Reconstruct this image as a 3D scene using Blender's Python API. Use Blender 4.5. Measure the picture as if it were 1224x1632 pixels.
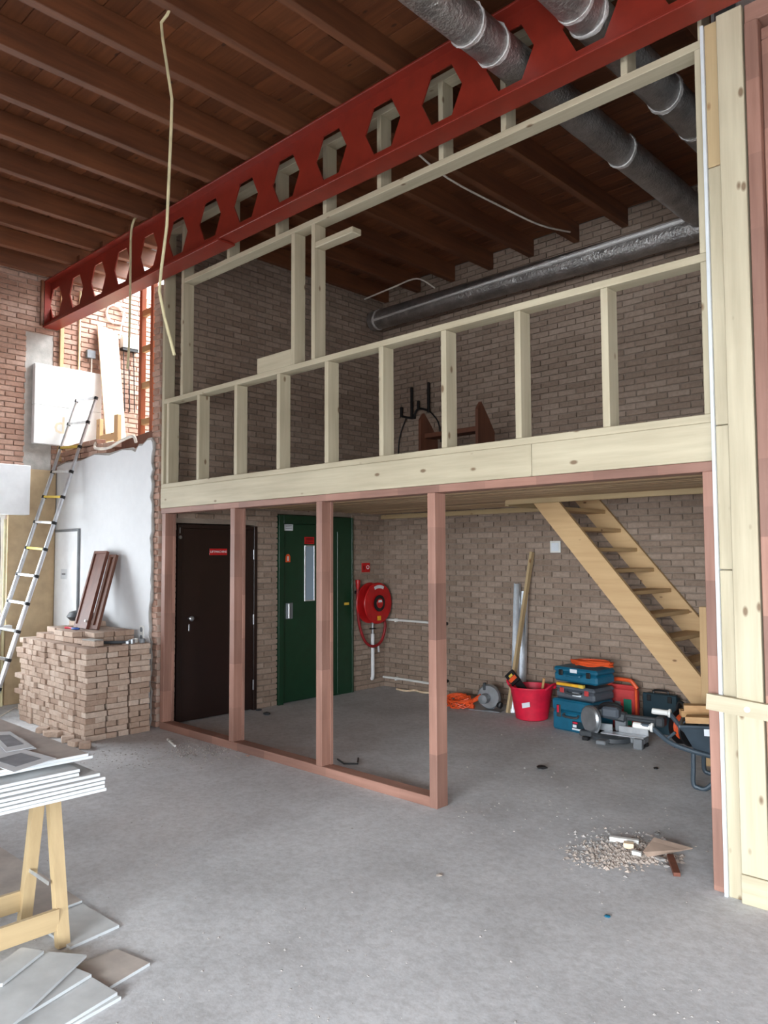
import bpy, bmesh, math, random
from mathutils import Vector, Matrix
random.seed(7)
for o in list(bpy.data.objects): bpy.data.objects.remove(o)
SC = bpy.context.scene; COL = SC.collection
# ------------------------------------------------------------------ camera
F, YAW, PIT, ROL, HC = 1221.4, 0.760656, 0.0571228, -0.0041219, 1.70
_f = Vector((-math.sin(YAW)*math.cos(PIT), math.cos(YAW)*math.cos(PIT), math.sin(PIT)))
_r = Vector((math.cos(YAW), math.sin(YAW), 0)); _u = _r.cross(_f)
BR = _r*math.cos(ROL)+_u*math.sin(ROL); BU = -_r*math.sin(ROL)+_u*math.cos(ROL); BF = _f
CAMP = Vector((0, 0, HC))
cd = bpy.data.cameras.new('camera'); cam = bpy.data.objects.new('camera', cd); COL.objects.link(cam)
cd.sensor_fit = 'VERTICAL'; cd.sensor_height = 24; cd.lens = 24*F/1632; cd.clip_start = .05; cd.clip_end = 300
M4 = Matrix((BR, BU, -BF)).transposed().to_4x4(); M4.translation = CAMP
cam.matrix_world = M4; SC.camera = cam
def on(ax, val, x, y):            # a pixel's ray met with a plane of the place
    d = BR*(x-612)-BU*(y-816)+BF*F
    return CAMP+d*((val-CAMP[ax])/d[ax])
def gz(x, y, z=0.): return on(2, z, x, y)
def pix(P):
    d = Vector(P)-CAMP; z = d.dot(BF)
    return (612+F*d.dot(BR)/z, 816-F*d.dot(BU)/z, z)
# ------------------------------------------------------------------ light
W = bpy.data.worlds.new('sky'); SC.world = W; W.use_nodes = True
bg = W.node_tree.nodes['Background']; bg.inputs[0].default_value = (.86, .94, 1, 1); bg.inputs[1].default_value = 3.0
_tc = W.node_tree.nodes.new('ShaderNodeTexCoord'); _sx = W.node_tree.nodes.new('ShaderNodeSeparateXYZ'); _rp = W.node_tree.nodes.new('ShaderNodeValToRGB')
W.node_tree.links.new(_tc.outputs['Generated'], _sx.inputs[0]); W.node_tree.links.new(_sx.outputs['Z'], _rp.inputs[0]); W.node_tree.links.new(_rp.outputs[0], bg.inputs[0])
_rp.color_ramp.elements[0].position = 0.; _rp.color_ramp.elements[0].color = (.42, .42, .41, 1); _rp.color_ramp.elements[1].position = .03; _rp.color_ramp.elements[1].color = (.86, .94, 1, 1)   # overcast sky over pale ground
def area(name, loc, d, sx, sy, power, col=(.88, .945, 1), spread=180):
    l = bpy.data.lights.new(name, 'AREA'); l.shape = 'RECTANGLE'; l.size = sx; l.size_y = sy; l.energy = power; l.color = col; l.spread = math.radians(spread)
    o = bpy.data.objects.new(name, l); COL.objects.link(o); o.location = loc
    o.rotation_euler = Vector(d).to_track_quat('-Z', 'Y').to_euler(); return o
area('daylight_front_windows', (1.2, -5.35, 1.75), (0, 1, -.55), 6.2, 2.3, 800, spread=110)
area('daylight_right_windows', (4.95, -1.4, 1.8), (-1, 0, -.55), 4.6, 2.1, 230, spread=110)
area('daylight_left_window', (-9.75, 1.7, 1.55), (1, .1, -.3), 3.2, 1.2, 170)
area('daylight_roof_light', (-8.25, 6.0, 5.9), (0, 0, -1), 1.9, 2.3, 520)
VS = SC.view_settings; VS.view_transform = 'Standard'; VS.look = 'None'; VS.gamma = 1; VS.use_curve_mapping = False; VS.exposure = .24
# ------------------------------------------------------------------ materials
MATS = {}
def srgb(c):
    return tuple(((v/255)/12.92 if v/255 <= .04045 else ((v/255+.055)/1.055)**2.4) for v in c)+(1,)
class N:
    def __init__(s, name):
        s.m = bpy.data.materials.new(name); s.m.use_nodes = True; s.t = s.m.node_tree
        s.b = s.t.nodes['Principled BSDF']; MATS[name] = s.m
    def n(s, typ, **k):
        q = s.t.nodes.new(typ)
        for a, v in k.items(): setattr(q, a, v)
        return q
    def l(s, a, b): s.t.links.new(a, b)
    def val(s, sock, v):
        if hasattr(v, 'is_output') or hasattr(v, 'links'): s.l(v, sock)
        else: sock.default_value = v
    def math(s, op, a, b=0.):
        q = s.n('ShaderNodeMath', operation=op); s.val(q.inputs[0], a); s.val(q.inputs[1], b); return q.outputs[0]
    def coord(s, scale=(1, 1, 1), jitter=True):
        tc = s.n('ShaderNodeTexCoord'); mp = s.n('ShaderNodeMapping'); mp.inputs['Scale'].default_value = scale
        if jitter:
            oi = s.n('ShaderNodeObjectInfo'); ml = s.math('MULTIPLY', oi.outputs['Random'], 37.)
            ad = s.n('ShaderNodeVectorMath', operation='ADD'); s.l(tc.outputs['Object'], ad.inputs[0]); s.l(ml, ad.inputs[1]); s.l(ad.outputs[0], mp.inputs[0])
        else: s.l(tc.outputs['Object'], mp.inputs[0])
        return mp.outputs[0]
    def noise(s, v, scale, detail=4, rough=.55):
        q = s.n('ShaderNodeTexNoise'); s.l(v, q.inputs['Vector']); q.inputs['Scale'].default_value = scale
        q.inputs['Detail'].default_value = detail; q.inputs['Roughness'].default_value = rough; return q.outputs[0]
    def ramp(s, f, stops):
        q = s.n('ShaderNodeValToRGB'); s.l(f, q.inputs[0]); e = q.color_ramp.elements
        while len(e) < len(stops): e.new(.5)
        for i, (p, c) in enumerate(stops): e[i].position = p; e[i].color = c if len(c) == 4 else srgb(c)
        return q.outputs[0]
    def mix(s, f, a, b, mode='MIX'):
        q = s.n('ShaderNodeMix', data_type='RGBA', blend_type=mode)
        s.val(q.inputs[0], f)
        for k, v in ((6, a), (7, b)):
            if isinstance(v, tuple): q.inputs[k].default_value = v if len(v) == 4 else srgb(v)
            else: s.l(v, q.inputs[k])
        return q.outputs[2]
    def bump(s, h, st=.3, dist=.01):
        q = s.n('ShaderNodeBump'); s.l(h, q.inputs['Height']); q.inputs['Strength'].default_value = st; q.inputs['Distance'].default_value = dist
        s.l(q.outputs[0], s.b.inputs['Normal'])
    def out(s, col, rough=.6, metal=0., spec=None):
        s.val(s.b.inputs['Base Color'], col if not isinstance(col, tuple) else (col if len(col) == 4 else srgb(col)))
        s.b.inputs['Roughness'].default_value = rough; s.b.inputs['Metallic'].default_value = metal
        if spec is not None: s.b.inputs['Specular IOR Level'].default_value = spec
        return s.m
def plain(name, c, rough=.55, metal=0., spec=None, var=.08, bump=0., bscale=60):
    m = N(name); v = m.coord(); f = m.noise(v, 9, 5)
    lo = tuple(int(x*(1-var)) for x in c); hi = tuple(min(255, int(x*(1+var))) for x in c)
    m.out(m.ramp(f, [(.3, lo), (.7, hi)]), rough, metal, spec)
    if bump: m.bump(m.noise(v, bscale, 4), bump, .004)
    return m.m
def wood(name, axis, lo, hi, knot=None, seg=None, rough=.6, kn=.9):
    m = N(name); sc = [9., 9., 9.]; sc[axis] = .55
    v = m.coord(tuple(sc)); f = m.noise(v, 2.2, 5, .6)
    col = m.ramp(f, [(.3, lo), (.68, hi)])
    v1 = m.coord((1, 1, 1)); f2 = m.noise(v1, 1.3, 2); col = m.mix(.35, col, m.ramp(f2, [(.35, lo), (.65, hi)]))
    if seg:
        sx = m.n('ShaderNodeSeparateXYZ'); m.l(v1, sx.inputs[0]); k = m.math('FLOOR', m.math('MULTIPLY', sx.outputs[axis], seg))
        wn = m.n('ShaderNodeTexWhiteNoise', noise_dimensions='1D'); m.l(k, wn.inputs['W'])
        col = m.mix(.8, col, m.ramp(wn.outputs[0], [(0, (190, 186, 184)), (1, (250, 244, 240))]), 'MULTIPLY')
    if knot:
        s2 = [9., 9., 9.]; s2[axis] = 4.5
        vo = m.n('ShaderNodeTexVoronoi'); m.l(m.coord(tuple(s2)), vo.inputs['Vector']); vo.inputs['Scale'].default_value = kn
        col = m.mix(m.ramp(vo.outputs['Distance'], [(.07, (235, 235, 235)), (.13, (0, 0, 0))]), col, knot)
    m.out(col, rough); m.bump(f, .12, .003); return m.m
def brickmat(name, a, b, c, island):
    m = N(name)
    r = m.n('ShaderNodeNewGeometry').outputs['Random Per Island'] if island else m.n('ShaderNodeObjectInfo').outputs['Random']
    base = m.ramp(r, [(0, a), (.5, b), (1, c)])
    v = m.coord(jitter=not island); f = m.noise(v, 30, 5, .65)
    m.out(m.mix(.5, base, m.ramp(f, [(.3, (185, 180, 176)), (.7, (255, 255, 255))]), 'MULTIPLY'), .9)
    m.bump(f, .5, .006); return m.m
P_LO, P_HI, P_K = (166, 155, 130), (197, 187, 161), (104, 76, 50)
for i, ax in enumerate('xyz'):
    wood('pine_'+ax, i, P_LO, P_HI, P_K)
    wood('hardwood_'+ax, i, (142, 104, 90), (182, 140, 124), None, 2.6)
    wood('stairpine_'+ax, i, (184, 148, 104), (208, 174, 128), (104, 66, 34), kn=1.1)
    wood('board_'+ax, i, (168, 145, 108), (194, 170, 130), (128, 88, 52))
wood('joistwood', 1, (86, 50, 31), (128, 78, 48))
wood('plankwood', 0, (104, 60, 36), (150, 92, 56), (60, 34, 22), 1.1)
wood('soffitwood', 0, (176, 146, 112), (218, 192, 156), (86, 54, 32), .9)
wood('mahogany_z', 2, (84, 46, 34), (116, 66, 48))
wood('brownboard', 2, (82, 48, 34), (112, 68, 48))
wood('offcutwood', 0, (168, 122, 74), (206, 164, 112))
wood('orangewood', 2, (138, 70, 40), (176, 96, 58))
wood('palewood', 2, (226, 196, 160), (244, 222, 192))
brickmat('brick_inner', (150, 130, 114), (162, 141, 125), (174, 154, 138), False)
brickmat('brick_inner_far', (150, 130, 114), (162, 141, 125), (174, 154, 138), True)
brickmat('brick_red', (170, 132, 114), (184, 148, 130), (198, 166, 150), False)
brickmat('brick_red_far', (170, 132, 114), (184, 148, 130), (198, 166, 150), True)
brickmat('brick_loose', (172, 146, 128), (192, 168, 150), (208, 188, 172), False)
brickmat('brick_loose_far', (172, 146, 128), (192, 168, 150), (208, 188, 172), True)
plain('mortar', (142, 127, 114), .95, bump=.4); plain('mortar_red', (182, 160, 146), .95, bump=.4)
m = N('concrete'); v = m.coord(jitter=False); f = m.noise(v, 1.1, 7, .62); g = m.noise(v, 26, 6, .7); h = m.noise(v, .45, 3)
c0 = m.ramp(f, [(.28, (182, 182, 183)), (.5, (202, 203, 205)), (.72, (218, 219, 221))])
c0 = m.mix(.45, c0, m.ramp(g, [(.32, (190, 186, 182)), (.6, (255, 255, 255))]), 'MULTIPLY')
c0 = m.mix(m.ramp(h, [(.56, (0, 0, 0)), (.72, (120, 120, 120))]), c0, (176, 160, 148))
m.out(c0, .85, 0, .25); m.bump(g, .25, .006)
plain('concrete_pad', (176, 172, 166), .9, bump=.3); plain('plaster', (224, 226, 228), .85, var=.012, bump=.04, bscale=14)
plain('plasterboard', (196, 198, 198), .8, var=.05); plain('plasterboard_brown', (178, 168, 160), .85, var=.06); plain('gypsum', (206, 211, 214), .85, var=.03)
plain('plaster_rough', (160, 156, 150), .95, bump=.8, bscale=40)
plain('beige', (188, 164, 130), .7, var=.05); plain('white_paint', (236, 238, 240), .45, var=.02); plain('white_plastic', (232, 232, 228), .4, var=.02)
plain('red_steel', (132, 42, 29), .42, var=.06); plain('door_brown', (36, 22, 18), .32, var=.06); plain('door_green', (22, 58, 38), .3, var=.06)
plain('black', (22, 22, 24), .45); plain('dark_grey', (62, 66, 70), .5); plain('grey', (120, 124, 128), .5); plain('steel', (180, 184, 188), .35, .85); plain('alu', (214, 218, 222), .35, .75)
plain('red_paint', (186, 28, 30), .35); plain('red_hose', (140, 24, 28), .5); plain('red_plastic', (214, 30, 62), .5); plain('orange', (226, 88, 40), .5); plain('yellow', (232, 172, 44), .5)
plain('teal', (20, 96, 124), .45); plain('teal_dark', (22, 48, 58), .45); plain('case_grey', (84, 90, 98), .5); plain('barrow_grey', (70, 82, 92), .45, .2)
plain('red_case', (190, 66, 66), .35); plain('green_plastic', (30, 120, 96), .5); plain('conduit', (216, 206, 164), .6); plain('cable_white', (226, 218, 206), .5)
plain('paper', (214, 218, 222), .8, var=.04); plain('print_grey', (128, 130, 136), .8, var=.15); plain('foam', (242, 243, 242), .8, var=.02); plain('foam_print', (238, 222, 196), .8)
plain('dirt', (170, 158, 148), .95, var=.1, bump=.3); plain('chip', (158, 154, 150), .95, var=.16); plain('cardboard', (158, 136, 120), .85, var=.1); plain('mustard', (216, 184, 72), .5); plain('bright_sticker', (226, 232, 238), .5, var=.02); plain('blue', (40, 80, 160), .5)
m = N('foil'); v = m.coord(); f = m.noise(v, 7, 6, .6); w = m.noise(v, 40, 4); m.out(m.ramp(f, [(.3, (150, 148, 146)), (.7, (196, 194, 192))]), .3, .85); m.bump(m.mix(.5, f, w), .9, .03)
m = N('foil_tape'); v = m.coord(); f = m.noise(v, 25, 6, .65); m.out((236, 234, 232), .28, .45); m.bump(f, .8, .02)
m = N('glass'); m.b.inputs['Base Color'].default_value = (.9, .96, .97, 1); m.b.inputs['Roughness'].default_value = .02; m.b.inputs['Alpha'].default_value = .12
m = N('lift_glass'); m.out((150, 170, 186), .08, 0, .8)
# ------------------------------------------------------------------ builders
ORG = {}
def tag(o, label=None, cat=None, group=None, kind=None):
    if label: o['label'] = label
    if cat: o['category'] = cat
    if group: o['group'] = group
    if kind: o['kind'] = kind
    return o
def thing(name, label, cat, loc=(0, 0, 0), rotz=0., group=None, local=False, kind=None):
    o = bpy.data.objects.new(name, None); COL.objects.link(o); o.location = loc; o.rotation_euler = (0, 0, rotz); o.empty_display_size = .1
    ORG[o] = Vector((0, 0, 0)) if local else Vector(loc)
    if kind: o['kind'] = kind
    else: tag(o, label, cat, group)
    return o
def link(name, me, parent=None, loc=(0, 0, 0)):
    o = bpy.data.objects.new(name, me); COL.objects.link(o)
    off = ORG.get(parent, Vector((0, 0, 0))) if parent else Vector((0, 0, 0))
    o.location = Vector(loc)-off
    if parent: o.parent = parent
    ORG[o] = Vector(loc); return o
def smooth(me, ang=35):
    me.polygons.foreach_set('use_smooth', [True]*len(me.polygons))
    try: me.set_sharp_from_angle(angle=math.radians(ang))
    except Exception: pass
CACHE = {}
def boxmesh(dx, dy, dz, mat, bev):
    k = (round(dx, 4), round(dy, 4), round(dz, 4), mat, bev)
    if k in CACHE: return CACHE[k]
    bm = bmesh.new(); bmesh.ops.create_cube(bm, size=1)
    bmesh.ops.scale(bm, vec=(dx, dy, dz), verts=bm.verts)
    if bev: bmesh.ops.bevel(bm, geom=bm.edges[:], offset=min(bev, .4*min(dx, dy, dz)), segments=1, affect='EDGES')
    me = bpy.data.meshes.new('piece'); bm.to_mesh(me); bm.free(); me.materials.append(MATS[mat]); CACHE[k] = me; return me
def box(name, x0, x1, y0, y1, z0, z1, mat, parent=None, bev=.002, rot=None):
    o = link(name, boxmesh(abs(x1-x0), abs(y1-y0), abs(z1-z0), mat, bev), parent, ((x0+x1)/2, (y0+y1)/2, (z0+z1)/2))
    if rot: o.rotation_euler = rot
    return o
def meshob(name, verts, faces, mat, parent=None, sm=False):
    c = sum((Vector(v) for v in verts), Vector())/len(verts)
    me = bpy.data.meshes.new('shape'); me.from_pydata([Vector(v)-c for v in verts], [], faces); me.update()
    bm = bmesh.new(); bm.from_mesh(me); bmesh.ops.recalc_face_normals(bm, faces=bm.faces); bm.to_mesh(me); bm.free()
    me.materials.append(MATS[mat])
    if sm: smooth(me)
    return link(name, me, parent, c)
def prism(name, poly, ext, mat, parent=None):      # polygon of 3D points, extruded along ext
    n = len(poly); e = Vector(ext); a = [Vector(p) for p in poly]
    return meshob(name, a+[p+e for p in a], [tuple(range(n)), tuple(range(2*n-1, n-1, -1))]+[(i, (i+1) % n, n+(i+1) % n, n+i) for i in range(n)], mat, parent)
def beam(name, p0, p1, w, h, mat, parent=None, up=(0, 0, 1)):   # bar from p0 to p1
    p0, p1 = Vector(p0), Vector(p1); d = (p1-p0).normalized(); s = d.cross(Vector(up)).normalized()*(w/2); t = s.cross(d).normalized()*(h/2)
    V = [p+a*s+b*t for p in (p0, p1) for a, b in ((-1, -1), (1, -1), (1, 1), (-1, 1))]
    return meshob(name, V, [(0, 1, 2, 3), (7, 6, 5, 4), (0, 4, 5, 1), (1, 5, 6, 2), (2, 6, 7, 3), (3, 7, 4, 0)], mat, parent)
def spline(pts, n=6):
    P = [Vector(p) for p in pts]; out = []
    for i in range(len(P)-1):
        a, b, c, d = P[max(i-1, 0)], P[i], P[i+1], P[min(i+2, len(P)-1)]
        for k in range(n):
            t = k/n; out.append(.5*((2*b)+(c-a)*t+(2*a-5*b+4*c-d)*t*t+(3*b-a-3*c+d)*t**3))
    return out+[P[-1]]
def tube(name, pts, r, mat, parent=None, seg=8, radii=None):
    P = [Vector(p) for p in pts]; V = []; Fc = []; pu = None
    for i, p in enumerate(P):
        d = (P[min(i+1, len(P)-1)]-P[max(i-1, 0)])
        d = d.normalized() if d.length > 1e-9 else Vector((0, 0, 1))
        if pu is None: pu = Vector((0, 0, 1)) if abs(d.z) < .9 else Vector((1, 0, 0))
        s = d.cross(pu)
        if s.length < 1e-4: s = d.cross(Vector((0, 1, 0)))
        s.normalize(); u = s.cross(d).normalized(); pu = u; rr = radii[i] if radii else r
        for k in range(seg):
            a = 2*math.pi*k/seg; V.append(p+s*math.cos(a)*rr+u*math.sin(a)*rr)
    for i in range(len(P)-1):
        for k in range(seg): a = i*seg+k; b = i*seg+(k+1) % seg; Fc.append((a, b, b+seg, a+seg))
    Fc.append(tuple(range(seg-1, -1, -1))); Fc.append(tuple(range((len(P)-1)*seg, len(P)*seg)))
    return meshob(name, V, Fc, mat, parent, True)
def lathe(name, prof, mat, parent=None, org=(0, 0, 0), axis=(0, 0, 1), seg=24):   # prof: (radius, height)
    ax = Vector(axis).normalized(); s = ax.orthogonal().normalized(); t = ax.cross(s); V = []; Fc = []
    for r, h in prof:
        for k in range(seg):
            a = 2*math.pi*k/seg; V.append(Vector(org)+ax*h+(s*math.cos(a)+t*math.sin(a))*max(r, 1e-4))
    for i in range(len(prof)-1):
        for k in range(seg): a = i*seg+k; b = i*seg+(k+1) % seg; Fc.append((a, b, b+seg, a+seg))
    return meshob(name, V, Fc, mat, parent, True)
def text(name, body, size, loc, rot, mat, parent=None):
    cu = bpy.data.curves.new('lettering', 'FONT'); cu.body = body; cu.size = size; cu.extrude = .0008; cu.align_x = 'CENTER'; cu.align_y = 'CENTER'; cu.resolution_u = 2
    t = bpy.data.objects.new('lettering', cu); COL.objects.link(t); bpy.context.view_layer.update()
    me = bpy.data.meshes.new_from_object(t.evaluated_get(bpy.context.evaluated_depsgraph_get())); bpy.data.objects.remove(t)
    me.materials.clear(); me.materials.append(MATS[mat]); o = link(name, me, parent, loc); o.rotation_euler = rot; return o
def struct(o): o['kind'] = 'structure'; return o
BRK = {}
def brickmesh(L, D, H, mat, k):
    key = (round(L, 3), D, H, mat, k)
    if key in BRK: return BRK[key]
    rr = random.Random(hash((round(L*1000), k)) & 0xffff)
    bm = bmesh.new(); bmesh.ops.create_cube(bm, size=1); bmesh.ops.scale(bm, vec=(L, D, H), verts=bm.verts)
    bmesh.ops.bevel(bm, geom=bm.edges[:], offset=.004, segments=1, affect='EDGES')
    for v in bm.verts: v.co += Vector((rr.uniform(-1, 1)*.003, rr.uniform(-1, 1)*.0015, rr.uniform(-1, 1)*.0025))
    me = bpy.data.meshes.new('brick'); bm.to_mesh(me); bm.free(); me.materials.append(MATS[mat]); BRK[key] = me; return me
def brick_wall(parent, axis, plane, sign, a0, a1, z0, z1, holes, mat, zone, limit=300, pitch=.0635, bl=.222, dep=.022, skip=lambda a, z: False):
    """running-bond bricks standing proud of a wall face. axis 'x': wall runs along X at Y=plane; 'y': runs along Y at X=plane."""
    items = []; row = 0; z = z0
    while z+.05 <= z1+.001:
        a = a0-(bl/2 if row % 2 else 0)-random.uniform(0, .02)
        while a < a1:
            s, e = max(a, a0), min(a+bl-.012, a1); zm = z+.026
            if e-s > .03:
                segs = [(s, e)]
                for h0, h1, hz0, hz1 in holes:
                    if zm > hz0-.02 and zm < hz1+.02:
                        ns = []
                        for p, q in segs:
                            if q <= h0 or p >= h1: ns.append((p, q)); continue
                            if p < h0: ns.append((p, h0))
                            if q > h1: ns.append((h1, q))
                        segs = ns
                for p, q in segs:
                    if q-p > .03 and not skip((p+q)/2, zm): items.append(((p+q)/2, zm, q-p))
            a += bl
        z += pitch; row += 1
    def pos(c, zz, j): return Vector((c, plane+sign*j, zz)) if axis == 'x' else Vector((plane+sign*j, c, zz))
    sc = []
    for c, zz, L in items:
        x, y, d = pix(pos(c, zz, 0))
        vis = d > 0 and 0 < x < 1224 and 0 < y < 1632 and zone(x, y, c, zz)
        sc.append((L/d if vis else 0, c, zz, L))
    sc.sort(key=lambda t: -t[0]); rr = random.Random(3); V = []; Fc = []
    for i, (s, c, zz, L) in enumerate(sc):
        j = rr.uniform(-.004, .003); p = pos(c, zz, j)
        if i < limit and s > 0:
            o = link('brick', brickmesh(round(L, 2), dep, .0515, mat, i % 5), parent, p)
            if axis == 'y': o.rotation_euler = (0, 0, math.pi/2)
        else:
            hx, hy = (L/2, dep/2) if axis == 'x' else (dep/2, L/2); b = len(V); hz = .0255+rr.uniform(-.002, .001)
            V += [p+Vector((sx*hx, sy*hy, sz*hz)) for sz in (-1, 1) for sx, sy in ((-1, -1), (1, -1), (1, 1), (-1, 1))]
            Fc += [(b+q[0], b+q[1], b+q[2], b+q[3]) for q in ((0, 3, 2, 1), (4, 5, 6, 7), (0, 1, 5, 4), (1, 2, 6, 5), (2, 3, 7, 6), (3, 0, 4, 7))]
    if V:
        o = meshob('brickwork', V, Fc, mat+'_far', parent); o['kind'] = 'stuff'
# ------------------------------------------------------------------ the place
XL, XI, YB, YF, XR = -9.35, -7.0, 7.35, -5.0, 4.5
ZJ, ZP = 5.08, 5.28
# floor
fl = struct(box('floor', XL-.3, XR+.3, YF-.3, YB+.3, -.12, 0, 'concrete', bev=0))
# ceiling with joists and planks
ce = thing('ceiling', '', '', (0, 0, ZJ), kind='structure')
x = -8.07-.565*2; k = 0
while x < XR-.1:
    y1 = 4.55 if x < -7.12 else YB-.02
    jx = random.uniform(-.008, .008)
    box('joist', x+jx, x+jx+.072, YF, y1, ZJ, ZP, 'joistwood', ce, .004); x += .565
y = YF
while y < YB:
    x0 = -7.12 if y > 4.45 else XL
    cut = random.uniform(-5, 1)
    for a, b in ((x0, cut-.003), (cut+.003, XR)):
        if b-a > .1: box('plank', a, b, y, min(y+.146, YB), ZP+random.uniform(0, .004), ZP+.03, 'plankwood', ce, .002)
    y += .1505
box('roof_deck', -7.12, XR+.3, YF-.3, YB+.3, ZP+.034, ZP+.2, 'black', ce, 0)
box('roof_deck', XL-.3, -7.12, YF-.3, 4.6, ZP+.034, ZP+.2, 'black', ce, 0)
box('roof_kerb', XL-.3, XL+.02, 4.6, YB+.3, ZP-.1, ZP+.25, 'white_paint', ce, 0); box('roof_kerb', XL, -7.12, YB-.25, YB, ZP-.1, ZP+.25, 'white_paint', ce, 0)
for yy in (5.2, 5.9, 6.6): box('roof_light_bar', XL, -7.1, yy, yy+.06, ZP+.1, ZP+.2, 'white_paint', ce, .003)
# back wall
wb = struct(box('wall_back', XL-.3, XR+.3, YB+.008, YB+.25, 0, ZP, 'mortar', bev=0))
brick_wall(wb, 'x', YB, -1, XI+.01, -1.48, .005, 5.27, [], 'brick_inner', lambda x, y, c, z: x < 1115 and (y > 820 or (y < 660 and x > 600)))
# inner left wall with lift doors
wi = thing('wall_left_inner', '', '', (XI, 5.7, 0), kind='structure')
D1, D2 = (4.24, 5.27), (5.56, 6.76)
for a, b, z0, z1 in ((4.16, D1[0], 0, 5.27), (*D1, 2.05, 5.27), (D1[1], D2[0], 0, 5.27), (*D2, 2.19, 5.27), (D2[1], YB, 0, 5.27)):
    box('masonry', XI-.11, XI-.008, a, b, z0, z1, 'mortar', wi, 0)
brick_wall(wi, 'y', XI, 1, 4.16, YB-.012, .005, 5.27, [(*D1, 0, 2.05), (*D2, 0, 2.19)], 'brick_inner', lambda x, y, c, z: (y > 820 or y < 640) and x > 300)
# brown machine room door
d = thing('door_1', '', '', (XI, 4.25, 0), kind='structure')
box('door_frame', XI-.08, XI+.025, 4.25, 4.30, 0, 2.035, 'door_brown', d); box('door_frame', XI-.08, XI+.025, 5.22, 5.265, 0, 2.035, 'door_brown', d); box('door_frame', XI-.08, XI+.025, 4.30, 5.22, 1.995, 2.035, 'door_brown', d)
lf = box('door_leaf', XI-.03, XI+.012, 4.302, 5.218, .012, 1.993, 'door_brown', d)
for z in (.28, 1.0, 1.72): box('hinge', XI+.025, XI+.034, 5.205, 5.222, z-.055, z+.055, 'steel', lf)
lathe('door_knob', [(.0, .0), (.012, 0), (.012, .03), (.026, .04), (.028, .055), (.018, .066), (.0, .068)], 'steel', lf, (XI+.012, 4.40, 1.06), (1, 0, 0), 14)
box('keyhole_plate', XI+.012, XI+.016, 4.395, 4.41, .93, 1.0, 'steel', lf); box('latch', XI+.025, XI+.032, 4.268, 4.278, 1.94, 2.0, 'steel', d)
lathe('padlock', [(0, 0), (.018, 0), (.018, .012), (0, .012)], 'steel', d, (XI+.027, 4.275, 1.9), (1, 0, 0), 12)
sg = box('sign_plate', XI+.012, XI+.016, 4.64, 4.865, 1.715, 1.785, 'red_paint', lf); text('lettering', 'LIFTMACHINE', .034, (XI+.0175, 4.7525, 1.75), (math.pi/2, 0, math.pi/2), 'white_paint', sg)
# green lift door
d = thing('door_2', '', '', (XI, 5.57, 0), kind='structure')
box('door_frame', XI-.08, XI+.03, 5.57, 5.64, 0, 2.18, 'door_green', d); box('door_frame', XI-.08, XI+.03, 5.64, 6.39, 2.08, 2.18, 'door_green', d)
box('frame_panel', XI-.08, XI+.03, 6.39, 6.75, 0, 2.18, 'door_green', d); box('frame_rib', XI+.03, XI+.045, 6.47, 6.50, .02, 2.0, 'door_green', d, .004); box('frame_rib', XI+.03, XI+.045, 6.72, 6.75, 0, 2.18, 'door_green', d, .004)
lf = box('door_leaf', XI-.05, XI-.005, 5.642, 6.388, .012, 2.078, 'door_green', d, .004)
g = box('vision_panel', XI-.004, XI+.001, 5.99, 6.12, 1.18, 1.815, 'lift_glass', lf, 0)
for a in ((5.975, 5.99, 1.165, 1.83), (6.12, 6.135, 1.165, 1.83)): box('glass_bead', XI-.004, XI+.008, *a, 'alu', lf)
box('glass_bead', XI-.004, XI+.008, 5.99, 6.12, 1.165, 1.18, 'alu', lf); box('glass_bead', XI-.004, XI+.008, 5.99, 6.12, 1.815, 1.83, 'alu', lf)
p = box('handle_plate', XI-.005, XI, 5.70, 5.80, .97, 1.155, 'grey', lf); box('pull_handle', XI, XI+.03, 5.715, 5.735, .975, 1.15, 'alu', p, .005)
s1 = box('notice', XI-.005, XI-.002, 5.672, 5.80, 2.0, 2.075, 'paper', lf, 0)
for z in (2.02, 2.04, 2.058): box('printed_line', XI-.002, XI-.0015, 5.69, 5.785, z, z+.006, 'print_grey', s1, 0)
s2 = box('red_sign', XI-.005, XI-.001, 5.98, 6.13, 1.845, 1.93, 'red_paint', lf, 0)
for z in (1.865, 1.89, 1.908): box('printed_line', XI-.001, XI-.0006, 6.0, 6.11, z, z+.006, 'door_brown', s2, 0)
s3 = prism('warning_sticker', [(XI-.004, 5.69, 1.63), (XI-.004, 5.76, 1.63), (XI-.004, 5.76, 1.70), (XI-.004, 5.74, 1.725), (XI-.004, 5.71, 1.725), (XI-.004, 5.69, 1.70)], (.003, 0, 0), 'orange', lf)
box('symbol', XI-.001, XI-.0006, 5.715, 5.735, 1.645, 1.70, 'paper', s3, 0, )
box('type_plate', XI+.03, XI+.032, 6.6, 6.68, 1.09, 1.12, 'mustard', d, 0)
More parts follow.
